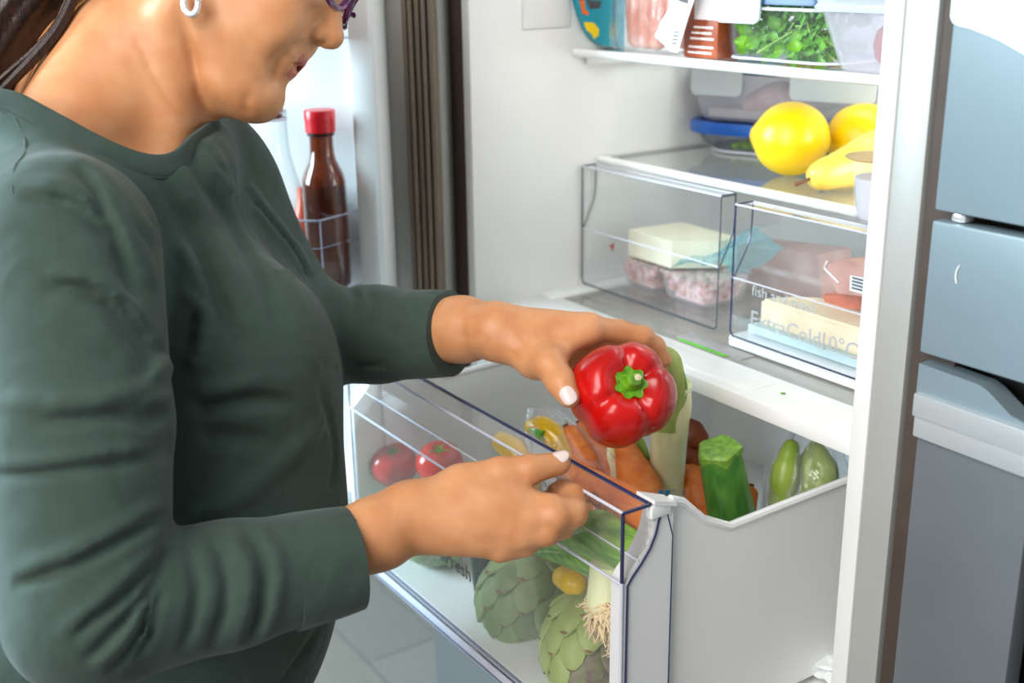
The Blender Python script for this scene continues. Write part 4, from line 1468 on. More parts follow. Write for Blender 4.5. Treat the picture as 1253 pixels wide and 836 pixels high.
# tubers
tg = 'reddish tubers at the bottom of the drawer'
for k, (c, r_) in enumerate(((Vector((0.339,0.059,0.954)), .0165), (Vector((0.341,0.053,0.932)), .0175))):
    tag(obj('sweet_potato', lump([c + Vector((-.016, .008, 0)), c, c + Vector((.016, -.004, .001))], [r_ * .75, r_, r_ * .75], 20, 4, wob=.03), M['sweet']),
        ('upper' if k == 0 else 'lower') + ' reddish brown tuber right of the leek', 'tuber', tg)
for k, (x, y, z, lab_) in enumerate(((.30, .0, .792, 'tuber on the drawer floor behind the front artichoke'), (.245, -.06, .792, 'tuber on the drawer floor behind the very dark courgette'),
                                     (.385, .05, .792, 'tuber on the drawer floor under the courgettes'), (.275, -.03, .845, 'tuber stacked behind the very dark courgette'),
                                     (.35, .04, .85, 'tuber stacked under the leek'), (.345, .05, .905, 'topmost of the stacked tubers under the leek'),
                                     (.275, -.04, .90, 'tuber under the long yellow peppers'))):
    tag(obj('sweet_potato', lump([(x - .02, y + .006, z), (x, y, z + .002), (x + .02, y - .004, z)], [.021, .029, .021], 18, 4, wob=.03), M['sweet']), lab_, 'tuber', tg)


def strip(pts, wd, m_, nrm, fold=.25, taper=True):
    """A leek leaf: a strip folded along its middle."""
    p = smoothpath(pts, 5)
    vs, fs = [], []
    n = len(p)
    for i, q in enumerate(p):
        t = (p[min(i + 1, n - 1)] - p[max(i - 1, 0)]).normalized()
        s_ = t.cross(Vector(nrm)).normalized()
        nn = s_.cross(t)
        w_ = wd * ((1 - (i / (n - 1)) ** 3 * .85) if taper else 1)
        for k in (-1, -.5, 0, .5, 1):
            vs.append(q + s_ * w_ * k - nn * w_ * fold * k * k + nn * .0012)
        for k in (1, .5, 0, -.5, -1):
            vs.append(q + s_ * w_ * k - nn * w_ * fold * k * k - nn * .0012)
    for i in range(n - 1):
        for k in range(10):
            fs.append((i * 10 + k, i * 10 + (k + 1) % 10, (i + 1) * 10 + (k + 1) % 10, (i + 1) * 10 + k))
    fs += [tuple(range(10)), tuple(range((n - 1) * 10 + 9, (n - 1) * 10 - 1, -1))]
    return MB().add(vs, fs)


VW = Vector((.79, -.53, .31))
lk = thing('leek', Vector((0.358,0.012,0.869)), 'tall pale leek standing behind the red pepper', 'leek')
obj('stalk', MB().tube(smoothpath([(0.358,0.01,0.85), (0.359,0.008,0.909), (0.361,0.008,0.961), (0.368,0.004,1.006), (0.373,0.001,1.035)], 5), lerps([.0195, .0195, .0195, .0205, .0195], 5), 24, flat=.92), M['leek_white'], lk)
obj('leaf', strip([(0.377,-0.013,0.986), (0.383,-0.013,1.019), (0.388,-0.017,1.047), (0.385,-0.014,1.067), (0.38,-0.019,1.08)], .0165, None, VW), M['leek_mid'], lk)
obj('leaf', strip([(0.38,-0,0.974), (0.387,-0.001,0.999), (0.389,0.003,1.017), (0.386,0.008,1.03)], .010, None, VW, .35), M['leek_white'], lk)
obj('leaf', strip([(0.367,-0.009,0.981), (0.377,-0.011,1.007), (0.385,-0.003,1.03), (0.378,0.007,1.051)], .013, None, VW, .2), M['leek_green'], lk)
lk2 = thing('leek', Vector((0.333,-0.041,0.874)), 'thin pale green leek leaves beside the biggest carrot', 'leek')
obj('leaf', strip([(0.34,-0.04,0.857), (0.332,-0.036,0.901), (0.321,-0.033,0.934), (0.307,-0.028,0.961)], .010, None, VW, .2), M['leek_white'], lk2)
obj('leaf', strip([(0.358,-0.012,0.876), (0.348,-0.011,0.919), (0.336,-0.01,0.952), (0.322,-0.007,0.975)], .011, None, VW, .2), M['leek_green'], lk2)
tg_ = thing('paper_tag', Vector((0.404,-0.027,0.927)), 'small clear tag with blue stripes in the drawer', 'tag')
q = [(0.394,-0.037,0.935), (0.402,-0,0.929), (0.404,-0.005,0.913), (0.4,-0.038,0.917)]
obj('film', MB().prism(q, (0, .001, 0)), M['tray_clear'], tg_)
for a in (0, 1):
    q = [(0.396,-0.035,0.935), (0.398,-0.032,0.935), (0.402,-0.034,0.922), (0.401,-0.037,0.921)] if a == 0 else [(0.4,-0.03,0.935), (0.402,-0.026,0.935), (0.405,-0.03,0.922), (0.403,-0.033,0.922)]
    obj('stripe', MB().prism(q, (0, .0006, 0)), M['stripe_blue'], tg_)

# courgette
za, zb = Vector((0.461,-0.017,0.996)), Vector((0.46,0.01,0.903))
zu = thing('courgette', zb, 'dark green courgette standing in the drawer', 'courgette')
zz = (za - zb).normalized()
obj('flesh', MB().lathe([(.001, -.05), (.012, -.048), (.0215, -.035), (.0235, 0), (.0228, .03), (.0215, .06), (.0205, (za - zb).length - .004), (.0195, (za - zb).length)], zb, zz, 40, fn=lambda a, i: 1 + .022 * math.cos(10 * a)), M['zucchini'], zu, angle=60)
L_ = (za - zb).length
obj('stalk', MB().lathe([(.0198, L_ - .012), (.0200, L_ - .006), (.0208, L_ - .001), (.0206, L_ + .003), (.0182, L_ + .0055), (.0150, L_ + .005), (.0005, L_ + .003)], zb, zz, 60, fn=lambda a, i: 1 + (.07 if 2 <= i <= 5 else .03) * math.cos(5 * a) + (.025 if i < 5 else 0) * math.cos(10 * a)), M['zuc_end'], zu, label='pale green cut stalk end')
tag(obj('courgette', lump([(0.237,-0.15,0.835), (0.251,-0.15,0.778), (0.258,-0.145,0.723)], [.013, .0145, .013], 24, 5), mat('dark_courgette_skin', (26, 50, 40), .35, vary=.3, vscale=60)), 'very dark green courgette left of the front artichoke', 'courgette')

# peppers in a bag at the back
gp = 'pale green peppers in the bag'
for k, pts in enumerate(([(0.462,0.071,0.913), (0.459,0.078,0.946), (0.453,0.092,0.972)], [(0.465,0.104,0.914), (0.463,0.112,0.948), (0.458,0.125,0.966)], [(0.484,0.112,0.928), (0.478,0.115,0.948), (0.466,0.117,0.966)])):
    pt = thing('green_pepper', Vector(pts[0]), ('pale green pepper in the back bag, nearest the courgette', 'middle pale green pepper in the back bag', 'pale green pepper in the back bag, nearest the drawer\'s side wall')[k], 'pepper', gp)
    obj('flesh', lump(pts, [.012, .0145, .008], 18, 5, wob=.05), M['greenpep'], pt)
gb = thing('plastic_bag', Vector((0.472,0.095,0.928)), 'thin clear bag of pale green peppers at the drawer\'s back right', 'bag')
b = MB()
A0, A1 = Vector((0.454,0.126,0.994)), Vector((0.475,0.089,0.894))
rr_ = []
for j in range(9):
    t = j / 8
    c0 = A0.lerp(A1, t)
    w_ = .016 + .026 * min(1, t * 1.8)
    rr_.append([c0 + (Vector(cr) * math.cos(a) + Vector(cf) * math.sin(a) * .7) * w_ * (1 + .12 * math.sin(6 * a + j * .8) + .08 * math.sin(11 * a)) for a in [2 * math.pi * i / 30 for i in range(30)]])
obj('film', b.rings(rr_, cap=(False, True)), M['film'], gb)

# leek lying behind the front: leaves, stalk and roots
lk3 = thing('leek', Vector((0.47,-0.16,0.874)), 'leek behind the clear front with its roots hanging down', 'leek')
obj('stalk', MB().tube(smoothpath([(0.48,-0.165,0.932), (0.481,-0.167,0.911), (0.482,-0.171,0.896), (0.482,-0.171,0.889)], 4), lerps([.0175, .0185, .0175, .0155], 4), 24), M['leek_white'], lk3, label='white stalk of the leek')
rb = MB()
r3 = random.Random(5)
for k in range(230):
    a0 = Vector((0.494,-0.18,0.898)) + Vector((r3.uniform(-.014, .014), r3.uniform(-.006, .012), r3.uniform(-.006, .006)))
    dx, dz = r3.uniform(-.024, .012), -r3.uniform(.006, .040) * (1 if k < 150 else .45)
    q = [a0]
    for s_ in range(4):
        q.append(q[-1] + Vector((dx / 4 + r3.uniform(-.004, .004), -.001 if s_ < 2 else 0, dz / 4 + r3.uniform(-.003, .003))))
    q = [Vector((p.x, max(p.y, -.190), p.z)) for p in q]
    rb.tube(q, [.0013, .0012, .0011, .0009, .0006], 5)
obj('roots', rb, M['root'], lk3, kind='stuff')
for pts, wd in (([(0.519,-0.17,0.947), (0.476,-0.172,0.946), (0.433,-0.172,0.936), (0.376,-0.165,0.904)], .019), ([(0.507,-0.163,0.949), (0.467,-0.165,0.951), (0.43,-0.165,0.944), (0.368,-0.155,0.918)], .019),
                ([(0.509,-0.166,0.926), (0.471,-0.168,0.923), (0.421,-0.168,0.912), (0.356,-0.16,0.886)], .017), ([(0.495,-0.15,0.949), (0.46,-0.15,0.95), (0.429,-0.15,0.946), (0.384,-0.145,0.926)], .016)):
    obj('leaf', strip(pts, wd, None, (0.1, -1, .25), .6), M['leaf_dark'], lk3)
tag(obj('lemon', lump([(0.388,-0.15,0.87), (0.404,-0.15,0.872), (0.412,-0.148,0.872)], [.011, .013, .010], 18, 4), M['lemon']), 'piece of yellow lemon between leek leaves and artichoke', 'lemon')


# artichokes
def bract_mesh(m1, W=.0165, L2=.056, rc=.034):
    vs, fs = [], []
    prof = [(0, .55), (.2, .82), (.4, .98), (.6, .98), (.78, .82), (.95, .36), (1.0, .06)]
    for i, (s_, wd) in enumerate(prof):
        y = L2 * s_
        for t in (-1, -.5, 0, .5, 1):
            x = W * wd * t
            z = -(x * x) / (2 * rc) - ((y - .024) ** 2) / (2 * rc * 1.15) + .002 * (y / L2) ** 2 + .0016 * (1 - abs(t)) + .0012
            vs.append((x, y, z))
    n = len(prof)
    for i in range(n - 1):
        for k in range(4):
            fs.append((i * 5 + k, i * 5 + k + 1, (i + 1) * 5 + k + 1, (i + 1) * 5 + k))
    top = len(vs)
    vs += [(x, y, z - .003) for x, y, z in vs]
    fs2 = [tuple(top + v for v in f[::-1]) for f in fs]
    rimf = []
    for i in range(n - 1):
        rimf += [(i * 5, (i + 1) * 5, top + (i + 1) * 5, top + i * 5), ((i + 1) * 5 + 4, i * 5 + 4, top + i * 5 + 4, top + (i + 1) * 5 + 4)]
    rimf.append(tuple([(n - 1) * 5 + k for k in range(5)]) + tuple([top + (n - 1) * 5 + k for k in range(4, -1, -1)]))
    mi = [0] * (len(fs) * 2 + len(rimf))
    for q in range((n - 2) * 4, (n - 1) * 4):
        mi[q] = 1
        mi[len(fs) + q] = 1
    return mesh_of('bract', MB().add(vs, fs + fs2 + rimf, mi), [m1, M['thorn']])


def artichoke(c, axis, r_, ht, m1, label, n=50, m2=None, side=None):
    t = thing('artichoke', Vector(c), label, 'artichoke')
    ax = Vector(axis).normalized()
    u0 = ax.orthogonal().normalized()
    v0 = ax.cross(u0)
    mes = [bract_mesh(m1)]
    alt_ = bract_mesh(M['arti_shade']) if m1 is M['arti'] else None
    if m2:
        mes.append(bract_mesh(m2))
    prof = []
    for k in range(13):
        a = math.pi * k / 12
        prof.append((max(.0005, r_ * .86 * math.sin(a)), -math.cos(a) * ht * .86))
    obj('heart', MB().lathe(prof, c, ax, 24), m2 or m1, t)
    for k in range(n):
        s_ = (k + .5) / n
        pol = R(158 - 138 * s_ ** .92)
        az = k * 2.39996
        d = u0 * math.cos(az) + v0 * math.sin(az)
        p = Vector(c) + d * (r_ * math.sin(pol) * (1 - .2 * max(0, math.cos(pol)))) + ax * (ht * math.cos(pol))
        nrm = (d * math.sin(pol) / r_ + ax * math.cos(pol) / ht).normalized()
        ty = (ax - nrm * ax.dot(nrm))
        if ty.length < .05:
            ty = d
        ty.normalize()
        nrm2 = (nrm - ty * (.17 + .06 * math.sin(k * 5.1))).normalized()
        sc = (.92 if s_ < .75 else .75) * r_ / .045 * (1.05 - .25 * s_)
        mm = alt_ if alt_ and k % 3 == 1 else mes[0]
        if m2 and (p - Vector(c)).dot(Vector(side)) > .012:
            mm = mes[1]
        place('bract', mm, t, frame(p - ty * .024 * sc - nrm * .002, nrm2, ty) @ Matrix.Scale(sc, 4))
    return t


artichoke((0.283,-0.128,0.789), (.12, -.45, -.88), .046, .052, M['arti'], 'dusty green artichoke in the middle behind the clear front')
artichoke((0.402,-0.132,0.793), (.30, -.42, -.75), .043, .054, M['arti_light'], 'pale green and purple artichoke at the drawer\'s right corner', m2=M['arti_purple'], side=(.75, -.1, -.65))
AC = Vector((0.116,-0.138,0.743))
AC.z = max(AC.z, .806)
artichoke(AC, (-.75, -.5, -.25), .041, .046, M['arti'], 'artichoke below the hand, left of the lettering')
ro = MB()
for k in range(24):
    a0 = Vector((0.505,-0.178,0.856)) + Vector((r3.uniform(-.004, .010), 0, r3.uniform(-.004, .004)))
    q = [a0]
    for s_ in range(3):
        q.append(q[-1] + Vector((r3.uniform(-.006, .002), -.001, r3.uniform(-.004, .003))))
    ro.tube(q, [.0009, .0008, .0006, .0004], 5)
tag(obj('root_tuft', ro, M['root'], kind='stuff'), 'loose tuft of pale roots over the purple artichoke', 'roots')

# ================================================================== BITS ELSEWHERE
b = MB()
tag(obj('leaf_scrap', MB().prism([(.4405, .085, 1.0264), (.4435, .0835, 1.0264), (.446, .087, 1.0264), (.442, .089, 1.0264)], (0, 0, .0008)), M['calyx']), 'tiny green leaf scrap on the white tray lip', 'scrap')
for k, (x, y, s_) in enumerate(((.51, .14, .035), (.545, .09, .028))):
    tag(obj('frozen_bag', crumple((x, y, .7455 + s_ * .5), None, s_, s_, s_ * .5, 20 + k, .5), M['crumple'], angle=80), ('larger' if k == 0 else 'smaller') + ' crumpled white bag under the drawer', 'bag')

# bottles in the door bin
zb_ = 1.063
bo = dr_(.139, .048, 0)
bt = thing('sauce_bottle', (bo[0], bo[1], zb_), 'dark brown sauce bottle with a red cap in the door', 'bottle')
prof = [(.001, 0), (.025, .001), (.0265, .004), (.0267, .01), (.0267, .118), (.0263, .128), (.0005, .1285)]
obj('body', MB().lathe(prof, (bo[0], bo[1], zb_), seg=40), M['amber'], bt)
prof = [(.0263, .128), (.0258, .134), (.0235, .1415), (.0195, .1495), (.0162, .157), (.0148, .165), (.0142, .176), (.0140, .186)]
obj('neck', MB().lathe(prof, (bo[0], bo[1], zb_), seg=40, cap=(False, False)), M['amber_glass'], bt, label='amber glass neck above the sauce level')
obj('neck_ring', MB().lathe([(.0142, .186), (.0165, .1865), (.0165, .190), (.0142, .1905)], (bo[0], bo[1], zb_), seg=32), M['dark_cap'], bt)
obj('cap', MB().lathe([(.0165, .190), (.0183, .191), (.0183, .205), (.0178, .2046), (.0186, .2052), (.0188, .215), (.0178, .2168), (.001, .2172)], (bo[0], bo[1], zb_), seg=40), M['red_cap'], bt)
bo = dr_(.207, .05, 0)
ca = thing('glass_carafe', (bo[0], bo[1], zb_), 'clear glass carafe with a dark stopper in the door', 'bottle')
prof = [(.042, .001), (.045, .004), (.046, .02), (.0455, .06), (.043, .085), (.037, .115), (.030, .14), (.0255, .16), (.0238, .18), (.0236, .205), (.0245, .214)]
obj('body', MB().lathe(prof, (bo[0], bo[1], zb_), seg=40, cap=(True, False)), M['glass'], ca)
b = MB()
for h, q in ((.2135, .0242), (.205, .0238), (.003, .0445)):
    obj('glass_ring', MB().tube([(bo[0] + q * math.cos(a), bo[1] + q * math.sin(a), zb_ + h) for a in [2 * math.pi * k / 32 for k in range(33)]], .0012, 6), M['edge_light'], ca)
obj('stopper', MB().lathe([(.019, .206), (.0195, .216), (.0205, .219), (.0205, .2225), (.001, .2235)], (bo[0], bo[1], zb_), seg=32), M['dark_cap'], ca)
bo = dr_(.176, .026, 0)
tag(obj('small_bottle', MB().lathe([(.001, 0), (.018, .001), (.0185, .06), (.016, .08), (.009, .10), (.008, .118), (.0005, .119)], (bo[0], bo[1], zb_), seg=28), M['orange_bottle']), 'orange-red bottle between carafe and sauce bottle', 'bottle')
bo = dr_(.150, .055, 0)
tag(obj('jar', MB().lathe([(.001, 0), (.026, .001), (.028, .006), (.028, .07), (.023, .082), (.001, .083)], (bo[0], bo[1], 1.363), seg=28), M['magenta']), 'dark magenta jar in the upper door bin', 'jar')
# ================================================================== THE WOMAN
cr_, cu_2, cn_ = np.array(cr), np.array(cu), -np.array(cf)
FH = np.array((.5594, .8289, 0.0))
NH = np.array((.8289, -.5594, 0.0))
ZH = np.array((0, 0, 1.0))
AXB = [FH, NH, ZH]
fh, uh = .891 * cr_ - .454 * cu_2, .454 * cr_ + .891 * cu_2
HO = np.array((0.16,-0.364,1.44))
HAX = [fh, uh, cn_]


def Hd(a, b_, c=0.0):
    return HO + a * fh + b_ * uh + c * cn_


B_ = Sdf()
# head
B_.ell(Hd(-.01, .055), (.098, .085, .074), HAX, .01)
B_.ell(Hd(.045, .012), (.062, .085, .060), HAX, .03)
B_.ell(Hd(.055, -.042), (.042, .048, .046), HAX, .025)
for s_ in (1, -1):
    B_.cone(Hd(.004, -.045, .050 * s_), Hd(.078, -.078, .014 * s_), .017, .0155, .022)
    B_.ell(Hd(.070, -.013, .036 * s_), (.030, .028, .021), HAX, .018)
B_.cone(Hd(.0875, -.079, -.006), Hd(.0875, -.079, .006), .0145, None, .012)
B_.ell(Hd(.055, -.086), (.040, .020, .036), HAX, .025)
B_.ell(Hd(.086, -.032), (.0185, .026, .027), HAX, .012)
B_.cone(Hd(.098, .038), Hd(.1165, -.001), .008, .0095, .010)
B_.cone(Hd(.1180, -.0045), Hd(.1150, -.006), .0105, .010, .006)
for s_ in (1, -1):
    B_.ell(Hd(.1075, -.0075, .0115 * s_), (.0085, .0072, .0058), HAX, .005)
    B_.cone(Hd(.092, .052, .012 * s_), Hd(.080, .052, .045 * s_), .010, .008, .014)
    B_.ell(Hd(.102, .030, .032 * s_), (.012, .012, .017), HAX, .012, 's')
    B_.ell(Hd(-.010, -.002, .074 * s_), (.017, .031, .0075), HAX, .004)
    B_.ell(Hd(-.006, .0, .084 * s_), (.009, .014, .006), HAX, .006, 's')
    B_.ell(Hd(-.003, -.031, .0735 * s_), (.0085, .0095, .0055), HAX, .005)
    B_.ell(Hd(.1115, -.0125, .0058 * s_), (.005, .003, .003), HAX, .002, 's')
for p, rr0 in ((((.086, -.0395, .025), (.100, -.0345, .010), (.1025, -.0345, 0), (.100, -.0345, -.010), (.086, -.0395, -.025)), .0034),
               (((.086, -.0435, .023), (.0955, -.0475, .010), (.0975, -.0482, 0), (.0955, -.0475, -.010), (.086, -.0435, -.023)), .0047)):
    B_.chain([Hd(*q) for q in p], [rr0 * .7, rr0, rr0, rr0, rr0 * .7], .004)
B_.chain([Hd(.0795, -.0365, .0325), Hd(.086, -.0388, .026), Hd(.099, -.0412, .012), Hd(.107, -.0415, 0), Hd(.099, -.0412, -.012), Hd(.086, -.0388, -.026), Hd(.0795, -.0365, -.0325)], [.0016, .0026, .0034, .0034, .0034, .0026, .0016], .0016, 's')
# neck and shoulders
B_.cone(Hd(-.008, -.04), (0.125,-0.471,1.298), .052, .062, .02)
B_.cone((0.163,-0.406,1.345), (0.161,-0.431,1.259), .026, .036, .03)
B_.cone((0.188,-0.42,1.402), (0.19,-0.428,1.288), .013, .012, .02)
B_.cone((0.128,-0.452,1.373), (0.165,-0.525,1.3), .038, .040, .04)
B_.cone((0.078,-0.459,1.375), (-0.015,-0.425,1.283), .044, .044, .04)
B_.cone((0.098,-0.474,1.347), (0.049,-0.533,1.29), .040, .038, .03)
# trunk and arms under the clothes
B_.ell((0.148,-0.45,1.148), (.085, .145, .135), AXB, .04)
B_.ell((0.199,-0.458,0.942), (.09, .115, .22), AXB, .05)
B_.ell((0.21,-0.543,0.801), (.105, .15, .12), AXB, .05)
B_.cone((0.276,-0.55,1.248), (0.393,-0.597,0.99), .058, .043, .02)
B_.chain([(0.393,-0.597,0.989), (0.406,-0.476,0.981), (0.413,-0.358,0.992), (0.415,-0.331,0.999)], [.043, .032, .0275, .0255], .02)
B_.cone((0.003,-0.342,1.234), (0.117,-0.283,1.077), .045, .030, .02)
B_.chain([(0.117,-0.283,1.077), (0.205,-0.228,1.091), (0.284,-0.194,1.107), (0.325,-0.182,1.114)], [.030, .030, .0285, .0235], .02)
# left hand: palm turned to the pepper, thumb on the near side
W_ = (0.325,-0.182,1.114)
for q, rr0 in (((0.385,-0.116,1.119), .0145), ((0.369,-0.103,1.104), .014), ((0.353,-0.101,1.09), .013), ((0.339,-0.107,1.077), .0115)):
    B_.cone(W_, q, .020, rr0, .014)
B_.ell((0.349,-0.148,1.111), (.045, .026, .018), [cr_, cn_, cu_2], .014)
for ch, rd in (([(0.385,-0.116,1.119), (0.39,-0.085,1.112), (0.4,-0.064,1.105), (0.402,-0.049,1.093), (0.405,-0.041,1.078)], [.0125, .0105, .0100, .0088, .0078]),
               ([(0.369,-0.103,1.104), (0.377,-0.065,1.092), (0.386,-0.042,1.075), (0.401,-0.043,1.059)], [.0125, .0105, .0095, .008]),
               ([(0.353,-0.101,1.09), (0.362,-0.067,1.067), (0.379,-0.049,1.047), (0.398,-0.052,1.035)], [.0115, .0098, .009, .0078]),
               ([(0.339,-0.107,1.077), (0.352,-0.085,1.051), (0.367,-0.075,1.034), (0.385,-0.074,1.024)], [.0105, .0088, .008, .007])):
    B_.chain(ch, rd, .004)
B_.cone((0.34,-0.177,1.108), (0.374,-0.17,1.096), .0195, .0165, .016)
B_.chain([(0.374,-0.17,1.096), (0.398,-0.172,1.099), (0.42,-0.175,1.089), (0.435,-0.177,1.08)], [.0165, .0142, .0118, .0102], .010)
B_.cone((0.391,-0.163,1.099), (0.383,-0.12,1.118), .0085, .009, .014)
# right hand: thumb along the grip, fingers curled beneath it
W2 = (0.415,-0.331,1)
for q, rr0 in (((0.462,-0.249,1.012), .0145), ((0.478,-0.252,1.001), .0145), ((0.479,-0.261,0.988), .0135), ((0.469,-0.275,0.977), .0112)):
    B_.cone(W2, q, .0215, rr0, .014)
B_.ell((0.442,-0.291,0.999), (.05, .026, .020), [cr_ * .97 + cu_2 * .24, -cr_ * .24 + cu_2 * .97, cn_], .016)
for ch, rd in (([(0.464,-0.249,1.008), (0.487,-0.233,1.008), (0.493,-0.214,1.003), (0.475,-0.2,1.006), (0.454,-0.197,1.005)], [.0135, .0116, .0106, .0092, .0082]),
               ([(0.478,-0.252,1.001), (0.493,-0.234,1.003), (0.495,-0.217,1), (0.472,-0.203,1.001), (0.451,-0.204,1.001)], [.0138, .0122, .0108, .0092, .0082]),
               ([(0.479,-0.261,0.988), (0.491,-0.242,0.99), (0.488,-0.224,0.988), (0.462,-0.21,0.989), (0.444,-0.212,0.993)], [.0128, .0112, .010, .0086, .0076]),
               ([(0.47,-0.275,0.975), (0.479,-0.256,0.977), (0.475,-0.238,0.978), (0.452,-0.224,0.977), (0.437,-0.225,0.983)], [.0112, .0096, .0088, .0076, .0068])):
    B_.chain(ch, rd, .004)
B_.cone((0.419,-0.318,1.005), (0.425,-0.284,1.016), .020, .0185, .016)
B_.chain([(0.426,-0.285,1.019), (0.443,-0.256,1.03)], [.018, .0142], .012)
B_.chain([(0.443,-0.256,1.03), (0.457,-0.234,1.033), (0.463,-0.208,1.034)], [.0142, .0124, .0102], .004)


def strk(S, pts, wd, amp):
    """A crease or ridge drawn over the surface: the line is laid on the body, then raised or sunk."""
    S.zn = cn_
    q = np.array([tuple(v) for v in smoothpath(pts, 5)])
    ts = np.arange(.22, -.22, -.004)
    line = (q[:, None, :] + cn_[None, None, :] * ts[None, :, None]).reshape(-1, 3)
    d = Sdf.combine(S.ops, line).reshape(len(q), len(ts))
    hit = np.argmax(d < 0, axis=1)
    ok = (d < 0).any(axis=1)
    q = q + cn_[None, :] * np.where(ok, ts[hit] - .001, 0)[:, None]
    n = len(q)
    am = [amp * min(1.0, .25 + 3.2 * min(i, n - 1 - i) / (n - 1)) for i in range(n)]
    for i in range(n - 1):
        if ok[i] and ok[i + 1] and np.linalg.norm(q[i + 1] - q[i]) < .06:
            S.strokes.append((q[i], q[i + 1], wd, (am[i], am[i + 1])))


# creases of skin: smile line, neck folds, knuckles, wrist
strk(B_, [(0.238,-0.309,1.384), (0.243,-0.325,1.381), (0.243,-0.341,1.375), (0.241,-0.349,1.367), (0.239,-0.352,1.357), (0.238,-0.351,1.35)], .0042, -.0022)
strk(B_, [(0.244,-0.336,1.387), (0.24,-0.35,1.379), (0.237,-0.357,1.368)], .010, .0016)
strk(B_, [(0.238,-0.371,1.343), (0.233,-0.375,1.333), (0.231,-0.373,1.325)], .0045, -.0011)
strk(B_, [(0.24,-0.362,1.352), (0.242,-0.361,1.343)], .005, -.0008)
strk(B_, [(0.194,-0.453,1.394), (0.207,-0.449,1.369), (0.215,-0.441,1.346), (0.221,-0.428,1.32)], .0034, -.0011)
strk(B_, [(0.215,-0.419,1.416), (0.222,-0.418,1.384), (0.223,-0.416,1.353), (0.225,-0.415,1.333)], .0045, -.0014)
strk(B_, [(0.46,-0.236,1.041), (0.466,-0.235,1.026)], .0018, -.0007)
strk(B_, [(0.462,-0.232,1.042), (0.468,-0.232,1.028)], .0016, -.0006)
strk(B_, [(0.428,-0.192,1.099), (0.434,-0.18,1.103)], .0018, -.0007)
strk(B_, [(0.426,-0.192,1.103), (0.432,-0.182,1.106)], .0016, -.0006)
strk(B_, [(0.316,-0.22,1.113), (0.341,-0.198,1.116)], .0022, -.0008)
strk(B_, [(0.34,-0.199,1.118), (0.344,-0.204,1.1)], .002, -.0008)
for k in range(5):
    strk(B_, [(0.359,-0.184,1.111), (0.372,-0.178,1.104)] if k == 0 else ([(0.361,-0.178,1.117), (0.378,-0.176,1.108)] if k == 1 else ([(0.364,-0.172,1.119), (0.384,-0.174,1.113)] if k == 2 else ([(0.371,-0.168,1.123), (0.39,-0.173,1.117)] if k == 3 else [(0.352,-0.189,1.104), (0.368,-0.18,1.097)]))), .0018, -.0006)
strk(B_, [(0.441,-0.297,1.032), (0.467,-0.274,1.022), (0.48,-0.262,1.015)], .006, .0008)
strk(B_, [(0.457,-0.308,1.004), (0.481,-0.283,0.998), (0.49,-0.274,0.996)], .006, .0008)

def laid(S, pts, lift):
    q = np.array([tuple(v) for v in smoothpath(pts, 5)])
    ts = np.arange(.22, -.22, -.002)
    out = []
    for v in q:
        d = Sdf.combine(S.ops, v + cn_ * ts[:, None])
        out.append(tuple(v + cn_ * (ts[np.argmax(d < 0)] + lift)))
    return out


LIPC = [Hd(.100, -.0345, .008), Hd(.090, -.038, .02), Hd(.096, -.048, .008), Hd(.087, -.0435, .02), Hd(.100, -.0345, -.008), Hd(.090, -.038, -.02), Hd(.096, -.048, -.008), Hd(.087, -.0435, -.02), Hd(.101, -.035, 0), Hd(.097, -.048, 0)]


def lipsel(c):
    d = np.min([np.linalg.norm(c - q, axis=1) for q in LIPC], axis=0)
    return (d < .0078).astype(int)


B_.strokes = [(a_, b2, w2 * 1.05 if w2 > .003 else .0028, (m2[0] * 1.7, m2[1] * 1.7)) for a_, b2, w2, m2 in B_.strokes]
person = sdf_obj('person', B_, .0021, [M['skin'], M['lip']], smooth=1, matfn=lipsel)
tag(person, 'person in a grey-green top leaning to the open drawer, holding a red pepper', 'person')

# eyes, teeth
for s_ in (1, -1):
    e = obj('eye', MB().lathe([(.0118 * math.sin(math.pi * k / 10) + 1e-5, -.0118 * math.cos(math.pi * k / 10)) for k in range(11)], Vector(Hd(.0835, .029, .0315 * s_)), Vector(fh - .35 * uh), 20), M['eye'], person)
    obj('iris', MB().lathe([(.0055, .0106), (.004, .0113), (.001, .0121)], Vector(Hd(.0835, .029, .0315 * s_)), Vector(fh - .35 * uh), 16, cap=(False, True)), M['iris'], e)
b = MB()
for k in range(-5, 6):
    a = k * .19
    c = Vector(Hd(.0775 + .0205 * math.cos(a * .8), -.0395, .024 * math.sin(a)))
    q = []
    for zz_ in (-.0035, .0035):
        q.append([c + Vector(uh) * zz_ + (Vector(cn_) * math.cos(t) + Vector(fh) * math.sin(t)) * .0023 for t in [2 * math.pi * i / 8 for i in range(8)]])
    b.rings(q)
obj('teeth', b, M['teeth'], person, kind='stuff')


def nail(c, nrm, d, wd, ln):
    """A domed oval plate: c centre, nrm outward, d towards the finger tip."""
    z = Vector(nrm).normalized()
    y = Vector(d)
    y = (y - z * y.dot(z)).normalized()
    x = y.cross(z)
    b = MB()
    rr1 = []
    for s2, h in ((1.0, -.0016), (1.0, -.0002), (.9, .0006), (.6, .0012), (.2, .0015)):
        ring = []
        for k in range(24):
            a = 2 * math.pi * k / 24
            ca, sa = math.cos(a), math.sin(a)
            px_, py_ = wd * s2 * math.copysign(abs(ca) ** .75, ca), ln * s2 * math.copysign(abs(sa) ** .8, sa)
            ring.append(Vector(c) + x * px_ + y * py_ + z * (h * .6 - px_ * px_ / (2 * wd * 1.3)))
        rr1.append(ring)
    return obj('fingernail', b.rings(rr1), M['nail'], person, angle=70)


